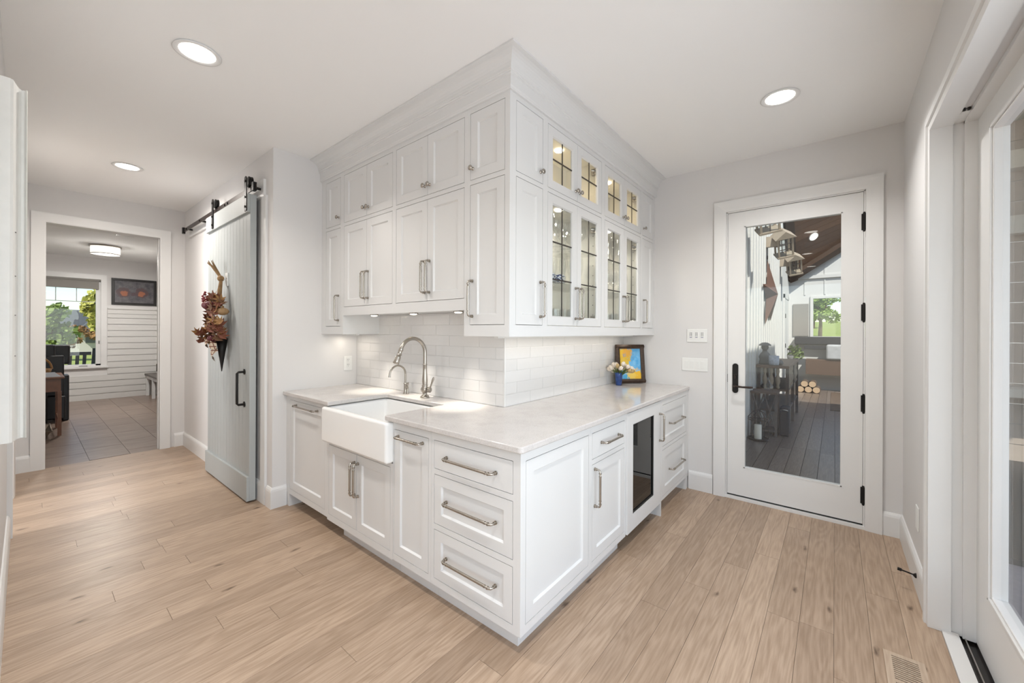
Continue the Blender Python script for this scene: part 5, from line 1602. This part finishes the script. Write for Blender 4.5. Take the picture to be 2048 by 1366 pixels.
MB().prism([(2.4, 1.3), (6.2, 1.3), (4.3, 3.4)], -46.5, -44.5, lambda a, c_, t: (t, a, c_)).build('gable', 'roof_slate', hs_)
for yy in (-2.0, 0.5, 3.0, 5.5):
    MB().box(-46.0, -45.95, yy, yy + 0.9, 0.4, 1.5).build('window', 'roof_slate', hs_)
sh = thing('flowering_shrub', 'pink and green flowering shrub below the mudroom window', 'shrub', (-14.2, 0.35, -0.55))
foliage('green_leaves', (-14.3, 0.44, 0.95), (0.25, 0.15, 0.28), 420, 0.07, 'foliage_green', sh, 21)
foliage('pink_blossom', (-14.1, 0.28, 0.62), (0.30, 0.30, 0.26), 700, 0.035, 'blossom_pink', sh, 22)
MB().tube([(-14.2, 0.35, -0.55), (-14.2, 0.4, 0.5)], [0.04, 0.02], 6).build('stem', 'bark', sh)
pc_ = thing('porch_chair', 'black slatted chair standing outside the mudroom window', 'chair', (-12.75, 0.45, -0.15))
ks(MB().box(-13.4, XM - 0.2, -1.8, 2.0, -0.30, -0.15).build('floor_outside_step', 'patio_paving'))
CX = -12.62
for k in range(6):
    yy = 0.26 + k * 0.105
    MB().prism([(0.0, 0.42), (0.055, 0.42), (0.075, 0.90), (0.02, 0.90)], CX, CX + 0.018, lambda a, c_, t: (t, yy + a - 0.02 + 0.012 * k * 0, c_)).build('slat', 'chair_black', pc_)
MB().box(CX - 0.005, CX + 0.025, 0.22, 0.91, 0.885, 0.955).build('top_rail', 'chair_black', pc_)
MB().box(CX - 0.005, CX + 0.025, 0.22, 0.90, 0.38, 0.43).build('bottom_rail', 'chair_black', pc_)
for y0, y1 in ((0.20, 0.20), (0.86, 0.93)):
    MB().prism([(y0, -0.15), (y0 + 0.055, -0.15), (y1 + 0.055, 1.03), (y1, 1.03)], CX - 0.01, CX + 0.035, lambda a, c_, t: (t, a, c_)).build('post', 'chair_black', pc_)
    MB().box(CX - 0.50, CX - 0.45, y0, y0 + 0.05, -0.15, 0.30).build('leg', 'chair_black', pc_)
MB().box(CX - 0.52, CX + 0.02, 0.20, 0.91, 0.26, 0.30).build('seat', 'chair_black', pc_)

# ================================================================== PORCH seen through the glass door
YP = YD + 0.14
YFW = 12.7
PX0, PX1 = -0.93, 0.75
fp = struct('floor_porch', 'dark grey-brown board floor of the porch')
MB().box(PX0, PX1 + 3.0, YP, YFW + 0.1, -0.07, -0.012).build('subfloor', 'part_and_shade_black', fp)
x = -0.130 + 0.137 * 6
while x > PX0:
    x0 = max(x - 0.137, PX0)
    y = YP + 0.02
    k = 0
    while y < YFW:
        y1 = min(y + (2.3 if k else random.uniform(1.0, 2.3)), YFW)
        MB().box(x0 + 0.002, x - 0.002, y + 0.001, y1 - 0.001, -0.012, 0.0).build('board', 'porch_floor', fp)
        y = y1
        k += 1
    x -= 0.137
pw = ks(MB().box(PX0 - 0.12, PX0, YP, YFW + 0.1, 0, 5.2).build('wall_porch_left', 'batten_white'), 'white board and batten porch wall')
y = YP + 0.15
while y < 11.4:
    if not (10.9 < y < 12.3):
        MB().box(PX0, PX0 + 0.022, y - 0.024, y + 0.024, 0, 5.2).build('batten', 'batten_white', pw)
    y += 0.27
pd = struct('door_3', 'white door in the far end of the porch wall')
MB().box(PX0, PX0 + 0.02, 11.25, 12.15, 0, 2.25).build('leaf', 'batten_white', pd)
for zz in (0.3, 1.13, 1.83):
    MB().box(PX0 + 0.02, PX0 + 0.04, 11.26, 11.34, zz - 0.05, zz + 0.05).build('hinge', 'black_metal', pd)
MB().box(PX0 + 0.02, PX0 + 0.08, 11.95, 12.05, 1.0, 1.05).build('handle', 'black_metal', pd)
MB().box(PX0, PX0 + 0.03, 11.16, 11.25, 0, 2.34).box(PX0, PX0 + 0.03, 12.15, 12.24, 0, 2.34).box(PX0, PX0 + 0.03, 11.16, 12.24, 2.25, 2.36).build('casing', 'batten_white', pd)
# far wall with window
wy0, wy1, wz0, wz1 = -0.425, 0.62, 1.345, 2.305
w = MB()
w.box(PX0, wy0, YFW, YFW + 0.12, 0, 5.2).box(wy1, PX1 + 3, YFW, YFW + 0.12, 0, 5.2).box(wy0, wy1, YFW, YFW + 0.12, 0, wz0).box(wy0, wy1, YFW, YFW + 0.12, wz1, 5.2)
pfw = ks(w.build('wall_porch_far', 'batten_white'), 'pale far porch wall with a window')
for xx in (-0.597, -0.192, 0.21, 0.6):
    MB().box(xx - 0.015, xx + 0.015, YFW - 0.014, YFW, wz1 + 0.1, 3.9).build('batten', 'batten_white', pfw)
MB().box(PX0, PX1, YFW - 0.05, YFW, 2.82, 2.90).build('rail_board', 'batten_white', pfw)
wi2 = struct('window_2', 'far porch window looking on to the lawn')
for q in ((wy0 - 0.06, wy0, wz0 - 0.06, wz1 + 0.06), (wy1, wy1 + 0.06, wz0 - 0.06, wz1 + 0.06), (wy0, wy1, wz1, wz1 + 0.06), (wy0, wy1, wz0 - 0.06, wz0)):
    MB().box(q[0], q[1], YFW - 0.03, YFW + 0.05, q[2], q[3]).build('frame_bar', 'batten_white', wi2)
MB().box(wy0, wy1, YFW + 0.04, YFW + 0.046, wz0, wz1).build('glass_pane', 'pane_glass', wi2)
MB().box(-0.845, -0.52, YFW - 0.03, YFW - 0.005, 1.35, 2.18).build('blind', 'blind_grey', wi2)  # flat grey panel left of the glass
# timber ceiling: one raking plane of boards with dark edge beams
PA, PBp, PC = Vector((-0.93, 11.10, 4.05)), Vector((-0.93, 12.50, 2.80)), Vector((0.135, 12.66, 3.545))
eU = (PBp - PA).normalized()
nP = (PBp - PA).cross(PC - PA).normalized()
if nP.z < 0:
    nP = -nP
eV = nP.cross(eU).normalized()
if eV.x < 0:
    eV = -eV
pcx = struct('ceiling_porch', 'raking brown timber ceiling of the porch')
vC = (PC - PBp).dot(eV)
uC = (PC - PBp).dot(eU)
def CP(u, v, t):
    return tuple(PBp + eU * u + eV * v + nP * t)
nbd = 26
for k in range(nbd):
    u0, u1 = -3.2 + k * 0.15, -3.2 + (k + 1) * 0.15
    lo_v = 0.0 if u1 <= 0 else u1 / uC * vC if uC > 0 else 0.0
    if uC < 0 and u1 > 0:
        continue
    hi = 3.4
    if uC < 0:
        hi = 3.4
    MB().prism([(u0 + 0.003, lo_v), (u1 - 0.003, lo_v), (u1 - 0.003, hi), (u0 + 0.003, hi)], 0.0, 0.025, lambda a, c_, t: CP(a, c_, t)).build('ceiling_board', 'porch_ceiling_wood', pcx)
MB().prism([(-3.2, -0.02), (0.0, -0.02), (0.0, 0.16), (-3.2, 0.16)], -0.13, -0.002, lambda a, c_, t: CP(a, c_, t)).build('beam', 'beam_wood', pcx)
dirC = Vector((uC, vC)).normalized()
nC = Vector((-dirC.y, dirC.x))
if nC.x > 0:
    nC = -nC
q0 = Vector((0, 0)); q1 = dirC * 3.2
MB().prism([tuple(q0), tuple(q1), tuple(q1 + nC * 0.17), tuple(q0 + nC * 0.17)], -0.13, -0.002, lambda a, c_, t: CP(a, c_, t)).build('beam', 'beam_wood', pcx)
pl_ = Vector(CP(-1.05, 0.62, -0.004))
TL_ = Matrix.Translation(pl_) @ (-nP).to_track_quat('Z', 'Y').to_matrix().to_4x4()
o = thing('porch_light', 'warm recessed light in the timber porch ceiling', 'light', tuple(pl_), 'recessed ceiling lights')
MB().lathe([(0.0001, 0.012), (0.085, 0.012)], n=20, T=TL_).build('lens', 'puck_lens', o)
MB().lathe([(0.085, 0.0), (0.085, 0.013), (0.105, 0.010), (0.105, 0.0)], n=20, T=TL_).build('trim_ring', 'trim_white', o)

# barn star
st = thing('barn_star', 'rusty copper five-point star hanging on the porch wall', 'star', (PX0, 8.10, 1.5))
sc_, R1, R2 = Vector((PX0 + 0.03, 8.10, 2.09)), 0.60, 0.23
src = None
for k in range(5):
    a = math.pi / 2 + k * 2 * math.pi / 5 + 0.10
    pt = lambda an, r: Vector((PX0 + 0.03, sc_.y + r * math.cos(an), sc_.z + r * math.sin(an)))
    apex = sc_ + Vector((0.15, 0, 0))
    b = MB()
    b.add([pt(a, R1), pt(a - math.pi / 5, R2), apex, pt(a + math.pi / 5, R2), Vector((PX0 + 0.01, sc_.y, sc_.z))], [(0, 1, 2), (0, 2, 3), (0, 3, 4), (0, 4, 1)])
    b.build('star_point', 'star_copper', st)
MB().tube([(PX0 + 0.03, 8.05 + 0.035 * math.cos(t * 0.6), 2.725 + 0.035 * math.sin(t * 0.6)) for t in range(12)], 0.006, 6).build('hanging_ring', 'bronze', st)

# lantern houses on brackets
def lantern_house(y, z, label):
    o = thing('wall_lantern', label, 'lantern', (PX0, y, z), 'lantern houses on the porch wall')
    T = Matrix.Translation((PX0 + 0.26, y + 0.05, z)) @ Matrix.Rotation(0.55, 4, 'X') @ Matrix.Rotation(0.35, 4, 'Z')
    MB().prism([(-0.03, -0.14), (0.03, -0.14), (0.045, 0.16), (-0.02, 0.16)], PX0, PX0 + 0.22, lambda a, c_, t: (t, y + a, z + c_ * 0.6 + 0.05)).build('bracket', 'birdhouse_pine', o)
    for sx in (-1, 1):
        for sy in (-1, 1):
            MB().box(sx * 0.10 - 0.012, sx * 0.10 + 0.012, sy * 0.10 - 0.012, sy * 0.10 + 0.012, -0.18, 0.14, T=T).build('corner_post', 'birdhouse_pine', o)
    MB().box(-0.125, 0.125, -0.125, 0.125, -0.205, -0.18, T=T).build('base', 'birdhouse_pine', o)
    b = MB()
    b.add([T @ Vector(p) for p in ((-0.15, -0.15, 0.14), (0.15, -0.15, 0.14), (0.15, 0.15, 0.14), (-0.15, 0.15, 0.14), (0, -0.15, 0.26), (0, 0.15, 0.26))], [(0, 1, 2, 3), (0, 1, 4), (2, 3, 5), (1, 2, 5, 4), (3, 0, 4, 5)])
    b.build('roof', 'birdhouse_pine', o)
    for sy in (-1, 1):
        MB().box(-0.09, 0.09, sy * 0.10 - 0.002, sy * 0.10 + 0.002, -0.18, 0.14, T=T).build('glass_pane', 'pane_glass', o)
        for q in (-0.06, 0.04):
            MB().box(-0.09, 0.09, sy * 0.10 - 0.006, sy * 0.10 + 0.006, q - 0.006, q + 0.006, T=T).build('glazing_bar', 'weathered_grey', o)
        MB().box(-0.006, 0.006, sy * 0.10 - 0.006, sy * 0.10 + 0.006, -0.18, 0.14, T=T).build('glazing_bar', 'weathered_grey', o)
lantern_house(5.9, 2.92, 'lantern house on the porch wall nearest the glass door')
lantern_house(8.0, 2.92, 'pale wooden lantern house above the copper star')
lantern_house(10.2, 2.88, 'pale wooden lantern house farthest along the porch wall')

# console table with turned spindles
ct = thing('console_table', 'long rustic console table with turned spindles along the porch wall', 'table', (-0.70, 7.7, 0))
MB().box(-0.92, -0.50, 6.86, 8.85, 0.915, 0.955).build('top', 'console_wood', ct, bevel=0.005)
MB().box(-0.90, -0.52, 6.90, 8.80, 0.28, 0.31).build('lower_shelf', 'weathered_grey', ct)
MB().box(-0.90, -0.52, 6.90, 8.80, 0.585, 0.61).build('middle_shelf', 'weathered_grey', ct)
for xx in (-0.895, -0.545):
    for yy in (6.90, 7.85, 8.76):
        MB().box(xx, xx + 0.04, yy, yy + 0.045, 0.0, 0.9145).build('leg', 'weathered_grey', ct)
sp_ = [(0.014, 0.0), (0.026, 0.02), (0.016, 0.05), (0.032, 0.11), (0.030, 0.15), (0.015, 0.21), (0.024, 0.25), (0.020, 0.30)]
src = None
for xx in (-0.80, -0.72, -0.64):
    if src is None:
        src = MB().lathe(sp_, (xx, 6.93, 0.612), 10).build('spindle', 'birdhouse_pine', ct, origin=(xx, 6.93, 0.612))
    else:
        inst(src, ct, (xx, 6.93, 0.612))
for k in range(6):
    inst(src, ct, (-0.53, 7.15 + k * 0.26, 0.612))
# small crate stand in front
cs = thing('crate_stand', 'low weathered stand with crossed slat sides beside the porch wall', 'stand', (-0.76, 6.62, 0))
MB().box(-0.92, -0.60, 6.48, 6.80, 0.585, 0.61).build('top', 'weathered_grey', cs)
MB().box(-0.90, -0.62, 6.50, 6.78, 0.06, 0.085).build('shelf', 'weathered_grey', cs)
for xx in (-0.915, -0.635):
    for yy in (6.485, 6.765):
        MB().box(xx, xx + 0.03, yy, yy + 0.03, 0, 0.585).build('leg', 'weathered_grey', cs)
for (a0, a1) in ((-0.90, -0.76), (-0.76, -0.90), (-0.76, -0.62), (-0.62, -0.76)):
    MB().tube([(a0, 6.49, 0.10), (a1, 6.49, 0.58)], 0.010, 5).build('cross_slat', 'weathered_grey', cs)
tk = thing('dark_trunk', 'dark upright trunk standing under the console table', 'trunk', (-0.55, 6.70, 0))
MB().box(-0.590, -0.480, 6.60, 6.84, 0.004, 0.40).build('case', 'sofa_dark', tk, bevel=0.02, seg=3)
MB().tube([(-0.575, 6.598, 0.36), (-0.56, 6.575, 0.37), (-0.51, 6.575, 0.37), (-0.495, 6.598, 0.36)], 0.008, 6).build('handle', 'aluminium', tk)
lt = thing('wire_lantern', 'round wire lantern with a pale candle on the porch floor', 'lantern', (-0.79, 6.20, 0))
lx, ly = -0.79, 6.20
b = MB()
for k in range(6):
    a = k * math.pi / 3
    b.tube([(lx + 0.115 * math.cos(a), ly + 0.115 * math.sin(a), 0.02), (lx + 0.115 * math.cos(a), ly + 0.115 * math.sin(a), 0.30), (lx + 0.06 * math.cos(a), ly + 0.06 * math.sin(a), 0.37), (lx, ly, 0.40)], 0.005, 5)
for zz in (0.02, 0.27):
    b.tube([(lx + 0.118 * math.cos(t * math.pi / 10), ly + 0.118 * math.sin(t * math.pi / 10), zz) for t in range(21)], 0.006, 5)
b.build('wire_cage', 'bronze', lt)
MB().lathe([(0.0001, 0), (0.12, 0), (0.12, 0.012), (0.0001, 0.012)], (lx, ly, 0.001), 18).build('base', 'bronze', lt)
MB().lathe([(0.0001, 0.20), (0.045, 0.20), (0.047, 0.013)], (lx, ly, 0), 14).build('candle', 'candle', lt)
tag(MB().lathe([(0.0001, 0.002), (0.05, 0.002), (0.062, 0.03), (0.055, 0.07), (0.022, 0.11), (0.016, 0.17), (0.024, 0.19)], (-0.72, 6.64, 0.611), 16).build('glass_carafe', 'cup_glass'), 'clear glass carafe on the weathered stand', 'carafe')
sb = thing('garden_bust', 'dark grey stone bust on the console table', 'statue', (-0.82, 7.10, 0.955))
MB().lathe([(0.0001, 0), (0.075, 0), (0.08, 0.03), (0.07, 0.07), (0.082, 0.11), (0.06, 0.16), (0.033, 0.19), (0.038, 0.205)], (-0.82, 7.10, 0.956), 14).build('torso', 'stone_grey', sb)
MB().ball((-0.82, 7.10, 1.215), 0.055, 10, (0.9, 0.9, 1.1)).build('head', 'stone_grey', sb)
MB().lathe([(0.085, 0), (0.075, 0.02), (0.04, 0.045), (0.0001, 0.05)], (-0.82, 7.10, 1.235), 12).build('hat', 'stone_grey', sb)
tag(MB().lathe([(0.0001, 0.002), (0.056, 0.002), (0.064, 0.015), (0.066, 0.138), (0.060, 0.138), (0.056, 0.02)], (-0.69, 6.95, 0.955), 16).build('flower_pot', 'pot_blue'), 'blue and white mottled pot in front of the bust', 'pot')
tag(MB().ball((-0.62, 7.06, 0.985), 0.05, 10, (0.8, 1.2, 0.65)).ball((-0.62, 7.12, 1.01), 0.02, 8).build('stone_bird', 'stone_grey'), 'small rounded stone bird beside the pot', 'figurine')
for k, (lx_, lz_) in enumerate(((-0.635, -0.092), (-0.482, -0.092), (-0.329, -0.092), (-0.405, 0.040), (-0.558, 0.040))):
    r_ = 0.075
    o = thing('log', ('bottom log of the pile nearest the porch wall', 'middle log of the bottom row of the pile', 'bottom log of the pile nearest the rug', 'upper log of the pile nearer the rug', 'upper log of the pile nearer the porch wall')[k], 'log', (lx_, 12.0, lz_ + 0.095), 'logs by the far porch wall')
    MB().tube([(lx_, 11.8, lz_ + 0.17), (lx_, 12.2, lz_ + 0.17)], r_, 12, caps=False).build('bark', 'bark', o)
    MB().tube([(lx_, 11.795, lz_ + 0.17), (lx_, 12.205, lz_ + 0.17)], r_ * 0.93, 12).build('sawn_face', 'log_end', o)
tag(MB().box(-0.06, 0.66, 9.4, 12.2, 0.0, 0.012).build('rug', 'rug_brown'), 'brown woven rug on the porch floor', 'rug')
sf = thing('porch_sofa', 'dark sofa below the far porch window', 'sofa', (0.1, 12.4, 0))
MB().box(-0.80, 0.74, 12.46, 12.66, 1.14, 1.335).build('shelf_back', 'sofa_dark', sf, bevel=0.02)
MB().box(-0.60, 0.74, 12.40, 12.455, 1.02, 1.12).build('rail', 'sofa_dark', sf, bevel=0.01)
MB().box(-0.56, 0.74, 12.30, 12.65, 0.40, 0.78).build('chest', 'console_wood', sf, bevel=0.01)
MB().box(-0.16, 0.40, 12.25, 12.50, 0.784, 1.15).build('throw', 'throw_grey', sf, bevel=0.05, seg=3)
for xx in (-0.78, 0.70):
    MB().box(xx, xx + 0.05, 12.48, 12.64, 0, 1.14).build('leg', 'sofa_dark', sf)
fp_ = thing('potted_fern', 'small trailing green plant at the far end of the porch', 'plant', (-0.76, 10.9, 0))
MB().lathe([(0.0001, 0), (0.06, 0), (0.08, 0.12), (0.07, 0.12)], (-0.76, 10.9, 0.80), 12).build('pot', 'stone_grey', fp_)
foliage('leaves', (-0.68, 10.9, 1.0), (0.14, 0.15, 0.13), 160, 0.045, 'stem_green', fp_, 31)
MB().box(-0.84, -0.68, 10.8, 11.0, 0.0, 0.80).build('stand', 'weathered_grey', fp_)

# lawn and trees beyond the porch
b = MB()
b.add([(-60, 12.9, 0.4), (60, 12.9, 0.4), (60, 45, 1.05), (60, 80, 3.2), (-60, 80, 3.2), (-60, 45, 1.05)], [(0, 1, 2, 5), (5, 2, 3, 4)])
ks(b.build('ground_far_lawn', 'lawn'), 'bright green lawn rising beyond the porch')
tree('slender young tree on the lawn beyond the porch', (-1.0, 44, 1.0), 4.4, (1.3, 1.3, 1.2), 'foliage_green', 41, 1400, 0.16)
tree('dark green tree farther left on the lawn', (-2.9, 52, 1.3), 5.0, (1.9, 1.6, 1.5), 'foliage_green', 42, 1400, 0.2)
tree('orange autumn tree beyond the slender tree', (-2.0, 60, 1.9), 4.8, (1.7, 1.6, 1.5), 'foliage_rust', 43, 1400, 0.2)

# ================================================================== PATIO seen through the sliding door
ks(MB().box(0.62, 9, -6, YP + 3.2, -0.12, -0.05).build('floor_patio', 'patio_paving'), 'grey textured patio paving outside the sliding door')
pt_ = struct('wall_patio', 'tan boarded patio wall with cream beams')
for k in range(17):
    MB().box(0.90, 6.0, 7.1, 7.13, k * 0.23 - 0.05, k * 0.23 + 0.172).build('cladding_board', 'patio_board', pt_)
for zz in (3.28, 2.55):
    MB().box(0.90, 6.0, 6.95, 7.1, zz, zz + 0.20).build('cross_beam', 'patio_beam', pt_)
MB().box(0.90, 6.0, 6.75, 7.1, 0.74, 0.83).build('ledge', 'patio_beam', pt_)
ks(MB().box(0.64, 3.6, -3.5, 7.4, 3.9, 4.0).build('ceiling_sun_cover', 'patio_beam'), 'unseen cream patio roof added to block the sun')  # roof added out of view, widened to keep sun off the indoor floor
